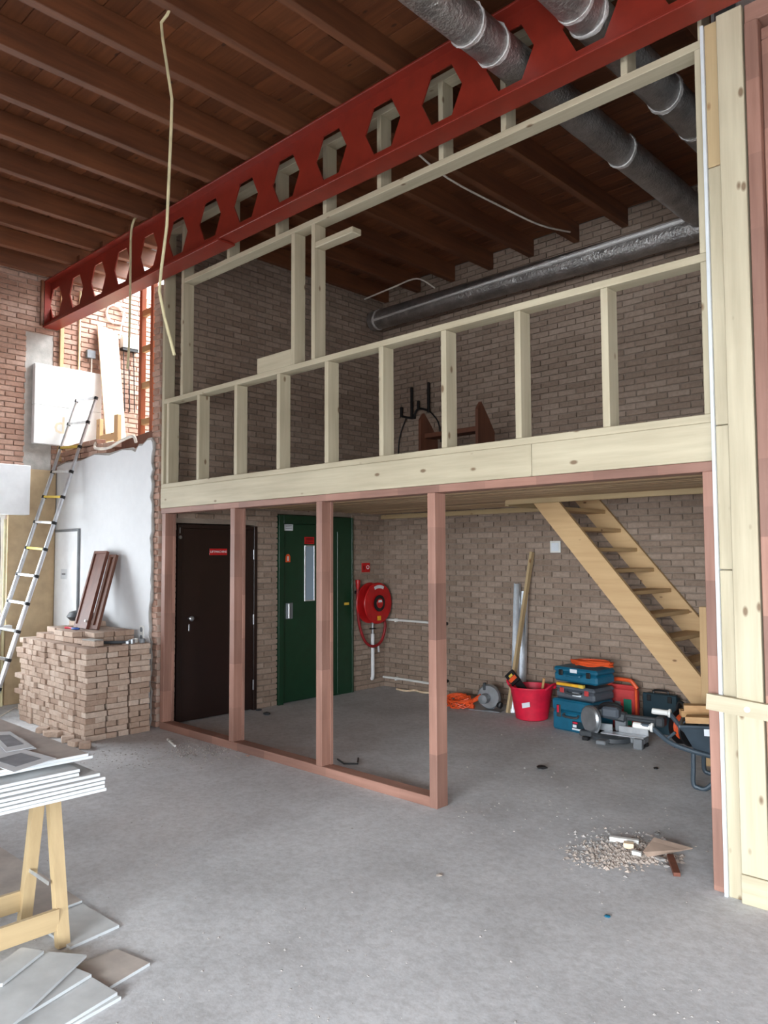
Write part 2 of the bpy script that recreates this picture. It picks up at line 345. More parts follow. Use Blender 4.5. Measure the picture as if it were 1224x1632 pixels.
# the stub wall with white plaster below the broken opening
ws = thing('wall_left_front', '', '', (-8.1, 4.07, 0), kind='structure')
box('masonry', XL, -7.12, 4.03, 4.145, 0, 2.79, 'mortar_red', ws, 0)
top = [(-9.34, 2.80), (-9.1, 2.83), (-8.7, 2.82), (-8.35, 2.86), (-8.0, 2.82), (-7.7, 2.85), (-7.5, 2.83), (-7.42, 2.80), (-7.36, 2.86), (-7.28, 2.855), (-7.18, 2.90), (-7.1, 2.895)]
rg = []; z = 2.87
while z > 0: rg.append((-7.085+random.uniform(-.03, .02), z)); z -= .07
prism('plaster_coat', [(a, 4.004, b) for a, b in top+rg+[(-7.09, 0), (XL, 0)]], (0, .018, 0), 'plaster', ws)
top2 = [(a, b+random.uniform(.01, .035)) for a, b in top]; rg2 = [(a+random.uniform(.008, .03), b) for a, b in rg]
prism('plaster_base', [(a, 4.012, b) for a, b in top2+rg2+[(-7.07, 0), (XL, 0)]], (0, .018, 0), 'plaster_rough', ws)
z = .002; r = 0
while z < 4.5:           # toothed broken end of the brickwork beside the timber frame
    L = .1 if r % 2 else .13
    o = link('brick', brickmesh(L+random.choice((0, .02)), .105, .052, 'brick_red', r % 5), ws, (-7.12+L/2+random.uniform(-.01, .01), 4.085, z+.027))
    z += .0635; r += 1
box('masonry', -7.12, -7.008, 4.048, 4.145, 0, 4.45, 'mortar_red', ws, 0)
for r in range(4):       # loose top courses of the broken wall
    z = 2.795+.064*r; a = -9.3+(.11 if r % 2 else 0); end = (-7.45, -7.7, -8.1, -8.45)[r]
    while a < end:
        if random.random() > .12*r: link('brick', brickmesh(.21, .105, .054, 'brick_red', random.randrange(5)), ws, (a+.105, 4.085+random.uniform(-.02, .01), z+.027)).rotation_euler = (0, 0, random.uniform(-.08, .08)*(r > 1))
        a += .222
# upper left room: floor and its edge board
struct(box('floor_upper_left', XL, -7.12, 4.15, YB, 2.7, 2.86, 'concrete_pad', bev=0))
# outer left wall
wl = thing('wall_left', '', '', (XL, 3, 0), kind='structure')
WY0, WY1, WZ0, WZ1 = 0.1, 3.44, .92, 2.2
for a, b, z0, z1 in ((YF, WY0, 0, ZP), (WY0, WY1, 0, WZ0), (WY0, WY1, WZ1, ZP), (WY1, YB, 0, ZP)):
    box('masonry', XL-.25, XL-.008, a, b, z0, z1, 'mortar_red', wl, 0)
brick_wall(wl, 'y', XL, 1, 2.4, YB-.02, 2.77, 5.27, [(3.61, 3.93, 2.7, 4.42)], 'brick_red', lambda x, y, c, z: (c < 3.65 or (c > 4.0 and z > 3.3 and x < 225)))
box('render_coat', XL-.008, XL+.004, YF, WY0, 0, 5.07, 'plaster', wl, 0); box('render_coat', XL-.008, XL+.004, WY0, WY1, 0, WZ0-.06, 'beige', wl, 0)
box('render_coat', XL-.008, XL+.002, WY0, 2.4, 2.78, 5.07, 'brick_red_far', wl, 0)
struct(box('column_left', XL, XL+.03, 3.44, 3.99, 0, 2.75, 'beige', bev=.004)); struct(box('bearing_pad_left', XL, XL+.004, 3.60, 3.93, 2.755, 4.41, 'concrete_pad', bev=.008))
struct(box('roller_blind_box', XL, XL+.17, WY0-.1, 3.63, 2.195, 2.775, 'white_paint', bev=.006))
w1 = thing('window_1', '', '', (XL, 1.7, WZ0), kind='structure')
box('window_frame', XL-.12, XL-.05, WY0, WY1, WZ0, WZ0+.06, 'white_paint', w1); box('window_frame', XL-.12, XL-.05, WY0, WY1, WZ1-.06, WZ1, 'white_paint', w1)
for yy in (WY0, 1.2, 2.3, 3.38): box('window_frame', XL-.12, XL-.05, yy, yy+.06, WZ0+.06, WZ1-.06, 'white_paint', w1)
for a, b in ((WY0+.06, 1.2), (1.26, 2.3), (2.36, 3.38)): box('pane', XL-.09, XL-.084, a, b, WZ0+.06, WZ1-.06, 'glass', w1, 0)
box('window_sill', XL-.05, XL+.12, WY0-.05, WY1+.04, WZ0-.05, WZ0, 'white_paint', w1)
# walls out of view with their windows
wf = thing('wall_front', '', '', (0, YF, 0), kind='structure')
for a, b, z0, z1 in ((XL-.3, -2.0, 0, ZP), (-2.0, 4.4, 0, .5), (-2.0, 4.4, 3.0, ZP), (4.4, XR+.3, 0, ZP)): box('masonry', a, b, YF-.25, YF, z0, z1, 'brick_red_far', wf, 0)
for xx in (-2.0, -.5, 1.1, 2.7, 4.32): box('window_frame', xx, xx+.08, YF-.15, YF-.08, .5, 3.0, 'white_paint', wf)
for zz in (.5, 2.93): box('window_frame', -2.0, 4.4, YF-.14, YF-.09, zz, zz+.07, 'white_paint', wf)
wr = thing('wall_right', '', '', (XR, 0, 0), kind='structure')
for a, b, z0, z1 in ((YF, -3.8, 0, ZP), (-3.8, 1.0, 0, .6), (-3.8, 1.0, 3.0, ZP), (1.0, YB, 0, ZP)): box('masonry', XR, XR+.25, a, b, z0, z1, 'brick_red_far', wr, 0)
for yy in (-3.8, -2.2, -.6, .92): box('window_frame', XR+.08, XR+.15, yy, yy+.08, .6, 3.0, 'white_paint', wr)
# plasterboard side wall of the new room
wq = thing('wall_right_inner', '', '', (-1.4, 5.7, 0), kind='structure')
box('plasterboard_sheet', -1.479, -1.462, 4.0, YB, .0, 4.5, 'gypsum', wq, .001); box('plasterboard_sheet', -1.479, -1.462, 4.17, YB, 4.5, 5.07, 'gypsum', wq, .001); box('plasterboard_sheet', -1.35, -1.335, 4.17, YB, 0, 5.07, 'gypsum', wq, .001)
# ------------------------------------------------------------------ red castellated beam
YW, B0, B1 = 3.885, 4.51, 5.07
bt = thing('steel_beam', 'red painted steel beam with a row of hexagonal holes under the ceiling joists', 'beam', (XL, YW, B0))
HX = [-3.145-.5475*k for k in range(-13, 12)]
V = []; Fc = []
def strip(poly): b = len(V); V.extend((x, yy, z) for yy in (YW-.006, YW+.006) for x, z in poly); n = len(poly); Fc.append(tuple(range(b, b+n))); Fc.append(tuple(range(b+2*n-1, b+n-1, -1))); Fc.extend((b+i, b+n+i, b+n+(i+1) % n, b+(i+1) % n) for i in range(n))
zc, hh, hw, ht = 4.79, .176, .176, .088
HX = sorted(h for h in HX if XL+.1 < h < XR-.3)
zb, zt = B0+.016, B1-.016
prev = XL
for h in HX:
    strip([(prev, zb), (h-ht, zb), (h-ht, zc-hh), (h-hw, zc), (h-ht, zc+hh), (h-ht, zt), (prev, zt)] if prev == XL else [(prev+ht, zb), (h-ht, zb), (h-ht, zc-hh), (h-hw, zc), (h-ht, zc+hh), (h-ht, zt), (prev+ht, zt), (prev+ht, zc+hh), (prev+hw, zc), (prev+ht, zc-hh)])
    strip([(h-ht, zb), (h+ht, zb), (h+ht, zc-hh), (h-ht, zc-hh)]); strip([(h-ht, zc+hh), (h+ht, zc+hh), (h+ht, zt), (h-ht, zt)]); prev = h
strip([(prev+ht, zb), (XR, zb), (XR, zt), (prev+ht, zt), (prev+ht, zc+hh), (prev+hw, zc), (prev+ht, zc-hh)])
me = bpy.data.meshes.new('web'); me.from_pydata([Vector(v)-Vector((XL, YW, B0)) for v in V], [], Fc); me.update()
bm = bmesh.new(); bm.from_mesh(me); bmesh.ops.remove_doubles(bm, verts=bm.verts, dist=1e-5)
bmesh.ops.recalc_face_normals(bm, faces=bm.faces); bm.to_mesh(me); bm.free(); me.materials.append(MATS['red_steel'])
link('web', me, bt, (XL, YW, B0))
box('lower_flange', XL, XR, YW-.085, YW+.085, B0, B0+.016, 'red_steel', bt, .003); box('upper_flange', XL, XR, YW-.085, YW+.085, B1-.016, B1, 'red_steel', bt, .003)
box('reinforcing_plate', XL, -5.62, YW-.09, YW+.09, B0-.018, B0-.0005, 'red_steel', bt, .002)
for xx in (XL+.02, -.2): box('end_plate', xx, xx+.012, YW-.08, YW-.007, B0+.017, B1-.017, 'red_steel', bt, .001)
tag(box('packing_batten', XL+.006, XL+.04, YW-.125, YW-.092, B0, ZJ-.01, 'joistwood'), 'upright orange wooden batten beside the left end of the red beam', 'batten')
for j, x in enumerate((-8.6, -8.03, -7.46, -6.9, -6.33)):
    tag(box('packing_block', x+.03, x+.1, YW-.03, YW+.06, B1+.001, B1+.11, 'joistwood'), 'small wooden packing block on top of the red beam between joists', 'block', 'packing blocks on the red beam')
# ------------------------------------------------------------------ lower hardwood frame
Y0, Y1 = 4.04, 4.155
hf = thing('hardwood_frame', 'reddish hardwood frame with slender posts standing on a floor sill', 'frame', (-5.2, 4.1, 0))
box('sill', -6.93, -3.365, Y0, Y1, 0, .07, 'hardwood_x', hf, .004); box('header', -6.95, -1.48, Y0, Y1, 2.132, 2.185, 'hardwood_x', hf, .003)
for a in (-6.93, -5.757, -4.591):
    q = box('post', a, a+.067, Y0, Y1, .07, 2.132, 'hardwood_z', hf, .003); box('stop_bead', a+.067, a+.079, Y1-.03, Y1-.002, .07, 2.132, 'hardwood_z', q, .002)
box('post', -3.43, -3.363, Y0-.002, Y1, 0, 2.132, 'hardwood_z', hf, .003); box('post', -1.546, -1.482, Y0, Y1, 0, 2.132, 'hardwood_z', hf, .003)
# ------------------------------------------------------------------ upper pine frame
Y1 = 4.16
pf = thing('stud_frame', 'pale pine stud frame with open bays above the hardwood frame', 'frame', (-4.2, 4.1, 2.185))
for a, b in ((-6.95, -2.583), (-2.579, -1.48)): box('fascia_board', a, b, Y0-.008, Y0+.04, 2.186, 2.386, 'pine_x', pf, .003)
box('bottom_plate', -6.95, -1.482, Y0-.004, Y1, 2.387, 2.432, 'pine_x', pf, .003)
box('mid_rail', -6.913, -1.482, Y0, Y1, 3.247, 3.292, 'pine_x', pf, .003); box('top_rail', -6.568, -1.482, Y0, Y1, 4.41, 4.455, 'pine_x', pf, .003)
box('top_plate', -6.95, -1.482, Y0+.01, Y1, 5.02, 5.075, 'pine_x', pf, .003)
box('stud', -6.96, -6.915, Y0, Y1, 2.433, 5.019, 'pine_z', pf, .003)
for a in (-6.87, -6.323, -5.715, -5.103, -4.497, -3.897, -3.302, -2.702, -2.105, -1.527): box('stud', a, a+.045, Y0+.003, Y1, 2.433, 3.246, 'pine_z', pf, .003)
box('stud', -6.618, -6.572, Y0, Y1, 3.293, 5.019, 'pine_z', pf, .003); box('stud', -1.527, -1.484, Y0, Y1, 3.293, 4.409, 'pine_z', pf, .003)
for a in (-4.911, -4.656): box('stud', a, a+.045, Y0, Y1, 3.293, 4.409, 'pine_z', pf, .003)
for a in (-5.845, -5.128, -4.517, -3.907, -3.307, -2.783, -1.949, -1.507): box('stud', a, a+(.042 if a < -1.6 else .024), Y0+.002, Y1, 4.456, 5.019, 'pine_z', pf, .003)
box('header_block', -5.375, -4.912, Y0, Y0+.045, 3.293, 3.43, 'pine_x', pf, .004); box('side_arm', -4.61, -4.17, Y0, Y1-.02, 4.205, 4.255, 'pine_x', pf, .006)
# boxed pine post at the right
rp = thing('timber_post', 'tall pale pine boxed post rising from floor to the red beam at the right', 'post', (-1.36, 4.05, 0))
for a, b in ((0, 1.62), (1.624, 2.36), (2.364, 3.72), (3.724, 4.5)): box('filler_board', -1.461, -1.392, 4.012, 4.155, a, b, 'board_z' if a > 3.7 else 'pine_z', rp, .004)
box('front_board', -1.39, -1.264, 3.985, 4.03, .14, 4.505, 'pine_z', rp, .004); box('foot_block', -1.39, -1.258, 3.98, 4.03, 0, .138, 'pine_x', rp, .003)
box('core', -1.39, -1.27, 4.031, 4.155, 0, 4.505, 'pine_z', rp, .003)
hb = thing('window_frame_hardwood', 'reddish hardwood window frame at the right edge beyond the pine post', 'frame', (-.1, 4.07, 0))
box('frame_post', -1.255, -1.19, 3.99, 4.155, .0, 4.4, 'hardwood_z', hb, .004); box('frame_head', -1.255, 1.5, 4.0, 4.155, 4.401, 4.5, 'hardwood_x', hb, .004)
box('inner_stile', -1.188, -1.13, 4.03, 4.12, .0, 4.3, 'hardwood_z', hb, .005); box('inner_head', -1.188, 1.4, 4.03, 4.12, 4.301, 4.36, 'hardwood_x', hb, .004)
box('frame_post', 1.41, 1.5, 3.99, 4.155, 0, 4.4, 'hardwood_z', hb, .004)
cb = thing('cross_batten', 'short pale batten fixed across the pine post at waist height', 'batten', (-1.1, 3.96, .95))
q = beam('batten', (-1.522, 3.965, .962), (-.95, 3.965, .922), .036, .078, 'pine_x', cb); lathe('bolt_cap', [(0, .0), (.014, 0), (.014, .006), (0, .008)], 'white_plastic', q, (-1.325, 3.947, .947), (0, -1, 0), 12)
# ------------------------------------------------------------------ mezzanine
mz = thing('mezzanine_deck', 'mezzanine floor of narrow pine boards seen from below', 'deck', (-4.2, 5.7, 2.25))
y = 4.165
while y < YB-.06:
    x1 = -1.485 if y < 6.3 else -4.36
    box('deck_board', XI+.015, x1, y, min(y+.062, YB-.03), 2.25-random.uniform(0, .012), 2.40, 'soffitwood', mz, .004); y += .0665
box('trimmer', -4.355, -1.485, 6.33, 6.378, 2.2, 2.41, 'board_x', mz, .003); box('wall_plate', XI+.015, -4.4, YB-.075, YB-.03, 2.18, 2.236, 'board_x', mz, .003); box('trimmer', -4.40, -4.357, 6.38, YB-.03, 2.19, 2.41, 'board_y', mz, .003)
# stairs
st = thing('open_staircase', 'steep open pine staircase rising along the brick back wall', 'staircase', (-3.2, 6.85, 0))
sl = -1.165
def zx(x, b): return b+sl*x
def stringer(y0, y1):
    # lower and upper edge lines, cut level with floor and deck
    lo = 2.178-sl*(-4.05); up = 2.182-sl*(-3.775); zt = 2.5
    P = [((0-lo)/sl, 0), ((0-up)/sl, 0), ((zt-up)/sl, zt), ((zt-lo)/sl, zt)]
    return prism('stringer', [(x, y0, z) for x, z in P], (0, y1-y0, 0), 'stairpine_x', st)
stringer(6.385, 6.425); stringer(7.285, 7.325)
for i in range(11):
    z = .2+.196*i; x = (z-(2.18-sl*-3.9))/sl
    box('tread', x-.11, x+.10, 6.426, 7.284, z-.036, z, 'stairpine_y', st, .004)
tag(box('newel_board', -2.48, -2.40, 6.33, 6.383, 0, 1.275, 'stairpine_z', bev=.004), 'upright pine newel board at the foot of the staircase', 'board')
# ------------------------------------------------------------------ ducts
def duct(name, label, p0, p1, r, tapes, seam=False):
    t = thing(name, label, 'duct', p0); p0, p1 = Vector(p0), Vector(p1); L = (p1-p0).length; d = (p1-p0)/L; n = max(8, int(L/.12)); rr = random.Random(len(label))
    P = [p0+d*(L*i/n) for i in range(n+1)]
    tube('duct_body', P, r, 'foil', t, 20, [r*(1+rr.uniform(-.018, .018)) for _ in P])
    for s in tapes:
        c = p0+d*s; w = [r*1.006+rr.uniform(.001, .009) for _ in range(3)]
        o = tube('tape_band', [c+d*(.013*k) for k in range(3)], r, 'foil_tape', t, 28, w)
        for v in o.data.vertices: v.co += Vector([rr.uniform(-.004, .004)+d[q]*.02*math.sin(9*v.co.z+5*v.co.x+s) for q in range(3)])
    return t
t1 = duct('foil_duct', 'silver foil duct passing through the red beam, nearer the camera left', (-2.61, 1.5, 4.795), (-2.61, 6.93, 4.795), .118, (.9, 1.95, 2.2, 3.9))
t2 = duct('foil_duct', 'silver foil duct passing through the red beam beside the pine post', (-2.058, 1.5, 4.795), (-2.058, 7.2, 4.795), .119, (1.3, 2.2, 2.35, 3.4, 3.9))
t3 = duct('foil_duct', 'long silver foil duct running along the top of the brick back wall', (XI+.08, 7.08, 4.77), (-2.4, 7.08, 4.74), .125, (.1,))
P = []; R = []; rr = random.Random(5)
for i in range(70):
    f = i/69; a = math.radians(218); P.append((XI+.2+f*4.25, 7.08-.128*math.cos(math.asin(min(.99, abs(-.035+.105*f)/.128))), 4.768-f*.03-.035+.105*f)); R.append(.014+.016*f+rr.choice((0, 0, .003, .01 if i % 6 == 0 else 0)))
tube('tape_seam', P, .012, 'foil_tape', t3, 8, R)
tag(box('ceiling_strut', -2.3, -1.6, 6.32, 6.37, 4.93, 4.98, 'grey'), 'short grey strut near the duct under the dark ceiling', 'strut')
tag(tube('loose_cable', spline([(-4.05, 4.6, 5.05), (-4.03, 5.06, 4.95), (-4.01, 5.83, 4.95), (-3.98, 6.43, 4.96), (-3.97, 7.0, 5.06)]), .009, 'cable_white', None, 6), 'pale cable hanging below the dark ceiling behind the top rail', 'cable')
tag(tube('roof_conduit', spline([(-6.9, 6.9, 5.02), (-6.4, 6.9, 5.05), (-6.0, 6.9, 5.06), (-5.8, 7.0, 4.92)]), .01, 'cable_white', None, 6), 'thin pale conduit near the inner corner above the wall duct', 'cable')
# hanging tubes
c0 = gz(258, 24, 5.09)
def hp(x, y, off=0):      # height of a pixel on the hanging line
    n = Vector((BF.x, BF.y, 0)).normalized(); d = BR*(x-612)-BU*(y-816)+BF*F; t = (c0-CAMP).dot(n)/d.dot(n); return CAMP+d*t
tag(tube('hanging_conduit', [Vector((-4.10, c0.y+.01, 5.10)), Vector((-4.12, c0.y, 5.06)), hp(257, 36), hp(259, 60), hp(266, 105), hp(274, 158), hp(273, 200), hp(269, 290), hp(266, 360), hp(257, 430), hp(254, 465), hp(262, 505), hp(278, 566)], .0095, 'conduit', None, 8), 'long bent yellowish conduit hanging down from a ceiling joist', 'conduit')
h2 = lambda x, y: on(1, 3.775, x, y)
tag(tube('hanging_rope', spline([on(1, 3.86, 226, 350)+Vector((0, 0, .07)), h2(214, 356)+Vector((0, 0, .04)), h2(209, 372), h2(208, 420), h2(207, 500), h2(205, 560), h2(203, 588)], 4), .012, 'conduit', None, 8), 'short brownish conduit draped over the red beam and hanging below it', 'conduit')
# ------------------------------------------------------------------ left side: door, ladder, bricks, things on them
d = thing('door_3', '', '', (-8.98, 3.99, 0), kind='structure')
box('door_leaf', -9.30, -8.695, 3.984, 4.003, .01, 2.0, 'white_paint', d, .003); box('door_frame', -9.31, -8.665, 3.98, 4.003, 2.0, 2.03, 'grey', d, .002); box('door_frame', -8.694, -8.665, 3.98, 4.003, 0, 2.0, 'grey', d, .002)
q = box('label_plate', -9.12, -8.96, 3.982, 3.984, 1.44, 1.56, 'paper', d, 0)
box('printed_line', -9.09, -8.99, 3.9812, 3.982, 1.49, 1.51, 'grey', q, 0)
so = thing('wall_socket', 'white double wall socket low on the plastered wall beside the brick stack', 'socket', (-7.22, 3.995, .9))
box('socket_plate', -7.26, -7.18, 3.992, 4.003, .84, 1.0, 'white_plastic', so)
for z in (.88, .96): lathe('socket_hole', [(0, 0), (.024, 0), (.026, .003), (.0, .004)], 'grey', so, (-7.22, 3.991, z), (0, -1, 0), 12)
# telescopic ladder
B_l, B_r = Vector((-9.10, 3.02, .0)), Vector((-8.72, 3.07, .0)); T_l, T_r = on(1, 3.90, 86, 746), on(1, 3.90, 116, 745)
E_l, E_r = B_l+(T_l-B_l)*1.31, B_r+(T_r-B_r)*1.31
la = thing('telescopic_ladder', 'aluminium telescopic ladder leaning against the broken wall edge', 'ladder', (-8.9, 3.05, 0))
NS = 12
for i in range(NS):
    r = .030-.0012*i
    for B, T in ((B_l, E_l), (B_r, E_r)):
        a, b = B+(T-B)*(i/NS), B+(T-B)*((i+1)/NS); d = (b-a).normalized()
        if i == 0: a = a+d*.035
        tube('rail_section', [a, b], r, 'alu', la, 10); tube('rail_clamp', [b-d*.022, b+d*.012], r+.006, 'black', la, 10)
    a, b = B_l+(E_l-B_l)*((i+1)/NS), B_r+(E_r-B_r)*((i+1)/NS); u = (b-a).normalized()
    beam('rung', a+u*.03, b-u*.03, .04, .026, 'mustard' if i in (5, 7, 9) else 'alu', la)
for B, T in ((B_l, E_l), (B_r, E_r)): d = (T-B).normalized(); tube('rubber_foot', [B+Vector((0, 0, .012)), B+d*.06], .034, 'black', la, 10)
# stack of reclaimed bricks
LB = 'reclaimed brown brick in the large dry stack in front of the white wall'; GB = 'bricks of the dry stack'; rb = random.Random(11); NB = [0]; HB = .0535
def sbrick(cx, cy, row, along, L=.205, rz=0.):
    o = link('brick', brickmesh(round(L, 2), .1, .0505, 'brick_loose', rb.randrange(5)), None, (cx+rb.uniform(-.007, .007), cy+rb.uniform(-.009, .009), row*HB+.0268))
    o.rotation_euler = (0, 0, (0 if along == 'x' else math.pi/2)+rb.uniform(-.03, .03)+rz); tag(o, LB, 'brick', GB); NB[0] += 1
for r in range(16):
    sh = rb.uniform(-.012, .012)
    if r % 2: sbrick(-7.005+sh, 3.315, r, 'x'); sbrick(-7.005+sh, 3.42, r, 'x')
    else: sbrick(-6.955+sh, 3.37, r, 'y'); sbrick(-7.06+sh, 3.37, r, 'y')
    for j, y in enumerate((3.59, 3.815)):
        if (r+j) % 2: sbrick(-6.955+sh, y, r, 'y')
        else: sbrick(-7.005+sh, y-.054, r, 'x'); sbrick(-7.005+sh, y+.054, r, 'x')
    x = -7.125+rb.uniform(-.01, 0)
    while x > -8.33:
        if rb.random() < .42: sbrick(x-.105, 3.315+rb.uniform(-.015, .01), r, 'x'); x -= .215
        else: sbrick(x-.052, 3.365+rb.uniform(-.02, .01), r, 'y'); x -= .108
V = []; Fc = []
for r in range(16):
    y = 3.485
    while y < 3.9:
        x = -8.33
        while x < -7.33:
            p = Vector((x+.1, y+.05, r*HB+.0262)); b = len(V)
            V += [p+Vector((sx*.1, sy*.049, sz*.0255)) for sz in (-1, 1) for sx, sy in ((-1, -1), (1, -1), (1, 1), (-1, 1))]
            Fc += [tuple(b+k for k in q) for q in ((0, 3, 2, 1), (4, 5, 6, 7), (0, 1, 5, 4), (1, 2, 6, 5), (2, 3, 7, 6), (3, 0, 4, 7))]; x += .212
        y += .106
tag(meshob('stacked_bricks', V, Fc, 'brick_loose_far'), 'inner bricks hidden in the middle of the dry stack', 'bricks', None, 'stuff')
for r in (16, 17):
    for y in (3.43, 3.54, 3.65, 3.76, 3.87):
        x = -8.3
        while x < (-7.35 if y > 3.5 or r == 16 else -7.6):
            if not (r == 17 and y < 3.5 and rb.random() < .5): sbrick(x+.105, y, r, 'x')
            x += .216
for x in (-8.15, -7.93): sbrick(x, 3.75, 18, 'x'); sbrick(x, 3.87, 18, 'x')
for px_, py_, rz in ((100, 1172, .4), (118, 1180, 1.2), (131, 1187, .2), (146, 1190, -.5), (78, 1166, .9), (88, 1172, -.3)):
    p = gz(px_, py_); o = link('broken_brick', brickmesh(.11, .1, .05, 'brick_loose', 1), None, (p.x, p.y-.06, .0265)); o.rotation_euler = (0, 0, rz); tag(o, 'broken half brick lying on the floor along the foot of the brick stack', 'brick', 'half bricks at the stack foot')
for i in range(9):
    p = gz(4, 1118); o = link('brick', brickmesh(.21, .1, .05, 'brick_loose', i % 5), None, (p.x-.12+.23*(i % 2), p.y+.11*((i//2) % 2), .0265+.053*(i//4))); o.rotation_euler = (0, 0, rb.uniform(-.2, .2)); tag(o, 'loose brick in the small pile under the window at the left edge', 'brick', 'small pile of bricks by the window')
# two brown cabinet panels leaning on the wall
def lean_panel(name, label, pa, pb, pc, pd, th, mat):
    A, B, C, D = pa, pb, pc, pd; n = (B-A).cross(D-A).normalized()*th
    t = thing(name, label, 'panel', A)
    n = -n; prism('panel_face', [A, B, C, D], n, mat, t); w = (B-A).normalized(); h = (D-A).normalized(); W = (B-A).length; H = (D-A).length
    for a, b in ((0, .035), (W-.035, W)): prism('stile', [A+w*a, A+w*b, A+w*b+h*H, A+w*a+h*H], -n.normalized()*.014, mat, t)
    for a, b in ((0, .04), (H-.03, H)): prism('edge_rail', [A+w*.036+h*a, A+w*(W-.036)+h*a, A+w*(W-.036)+h*b, A+w*.036+h*b], -n.normalized()*.014, mat, t)
    return t
zt = 17*HB+.004
a, b = gz(128, 985, zt+.05), gz(152, 989, zt+.05); a.y = 3.62; b.y = 3.60
a = Vector((-7.93, 3.62, 18*HB+.004)); b = Vector((-7.60, 3.60, 18*HB+.004)); c = on(1, 3.90, 175, 880); dd = on(1, 3.92, 152, 879); h = (dd-a)
p1 = lean_panel('brown_panel', 'dark brown recessed cabinet panel leaning against the white wall on the bricks', a, b, b+h, a+h, .02, 'mahogany_z')
lathe('knob', [(0, 0), (.012, 0), (.012, .015), (0, .017)], 'white_plastic', p1, b+h*.1+Vector((-.03, -.02, 0)), (0, -1, .3), 10)
a2 = b+Vector((.02, .03, 0)); lean_panel('brown_panel', 'plain brown board with a hinge leaning behind the recessed panel', a2, a2+Vector((.11, .02, 0)), a2+Vector((.11, .02, 0))+h*.95, a2+h*.95, .018, 'brownboard')
zt = 17*HB
def pl(name, label, cat, x, y, z, rz): return thing(name, label, cat, (x, y, z), rz, local=True)
for px_, py_, c1, lab, nm in ((102, 994, 'red_plastic', 'pair of pliers with red and blue handles on the brick stack', 'pliers'), (120, 1008, 'red_paint', 'small red gripped hand tool on the brick stack', 'hand_tool')):
    p = Vector((-7.72, 3.50, 0)) if nm == 'pliers' else Vector((-7.22, 3.46, 0)); t = pl(nm, lab, 'tool', p.x, max(p.y, 3.46), 18*HB if nm == 'pliers' else 16*HB+.001, .3)
    tube('handle', spline([(0, 0, .015), (-.06, .02, .015), (-.12, .015, .015)]), .011, c1, t, 8); tube('handle', spline([(0, 0, .015), (.05, -.03, .015), (.12, -.02, .015)]), .011, 'blue' if nm == 'pliers' else 'grey', t, 8); box('jaw', -.02, .02, .005, .06, .004, .022, 'steel', t, .004)
t = pl('plastered_brick', 'pale mortar covered brick lying on top of the stack corner', 'brick', -7.06, 3.40, 16*HB+.001, .15); o = link('brick_body', brickmesh(.21, .1, .05, 'brick_loose', 2), t, (0, 0, .026)); box('mortar_crust', -.1, .1, -.05, .05, .052, .064, 'concrete_pad', t, .006)
t = pl('hammer', 'grey handled hammer lying on the brick stack near the wall socket', 'hammer', -7.05, 3.63, 16*HB, .9); tube('handle', [(-.14, 0, .018), (.1, 0, .018)], .014, 'dark_grey', t, 10); box('head', .1, .13, -.05, .05, .002, .034, 'steel', t, .005)
for i, (x, y) in enumerate(((-6.98, 3.76), (-7.03, 3.82), (-6.96, 3.86))):
    tag(lathe('tape_roll', [(.012, 0), (.028, 0), (.028, .04), (.012, .04), (.012, 0)], ('steel', 'white_plastic', 'grey')[i], None, (x, y, 16*HB+.001), (0, 0, 1), 14), ('small steel cylinder', 'white tape roll', 'small grey cap')[i]+' on the right end of the brick stack', 'roll')
tag(lathe('grey_hose_bowl', [(0, .0), (.11, .0), (.15, .04), (.12, .09), (.04, .11), (0, .112)], 'dark_grey', None, (-8.17, 3.80, 19*HB), (0, 0, 1), 20), 'dark grey rounded dust cover on the stack behind the brown panel', 'cover')
# ------------------------------------------------------------------ upper left room
fo = []
for z0, z1, lab, tx in ((3.06, 3.53, 'lower white foam insulation block with a pale orange letter d', 'd'), (3.532, 4.03, 'upper white foam insulation block with pale orange letters cc', 'cc')):
    t = thing('insulation_block', lab, 'insulation', (-9.31, 4.07, z0), group='foam insulation blocks'); q = box('foam_body', -9.345, -9.272, 3.69, 4.53, z0, z1, 'foam', t, .006)
    text('lettering', tx, .3 if tx == 'd' else .24, (-9.271, 4.0, z0+.24), (math.pi/2, 0, math.pi/2), 'foam_print', q)
for i in range(4):
    y = 4.50+.068*i; a = gz(168+6*i, 699-i, 3.02)
    tag(beam('leaning_plank', (-9.02, y+.03, 2.862), (-9.30, y, 4.66-.01*i), .022, .066, 'palewood', up=(0, 1, 0)), 'pale planed plank in the row leaning on the brick wall beside the foam blocks', 'plank', 'pale planks leaning in the upper room')
eb = thing('fuse_box', 'white fuse box with dark lower edge on the upper brick wall', 'fuse box', (XL, 4.9, 4.42)); box('housing', XL+.012, XL+.1, 4.80, 5.02, 4.44, 4.58, 'white_plastic', eb); box('cable_entry', XL+.012, XL+.09, 4.80, 5.02, 4.40, 4.439, 'black', eb)
for y in (4.83, 4.9, 4.97): tube('wire', [(XL+.05, y, 4.40), (XL+.05, y+.01, 4.2), (XL+.05, y+.03, 3.6)], .008, 'black', eb, 6)
jb = thing('junction_box', 'small grey junction box with a conduit on the upper brick wall', 'junction box', (XL, 4.39, 4.22)); box('housing', XL+.012, XL+.06, 4.34, 4.45, 4.22, 4.32, 'grey', jb); tube('conduit', [(XL+.03, 4.41, 4.22), (XL+.03, 4.41, 4.04)], .01, 'cable_white', jb, 8)
tag(tube('wall_pipe', [(XL+.025, 4.25, 2.87), (XL+.025, 4.25, 5.05)], .014, 'conduit', None, 8), 'thin pale vertical conduit on the upper brick wall', 'pipe')
tag(box('wall_batten', XL+.012, XL+.05, 4.0, 4.045, 2.87, 5.05, 'stairpine_z'), 'upright pine batten on the brick wall behind the red beam', 'batten')
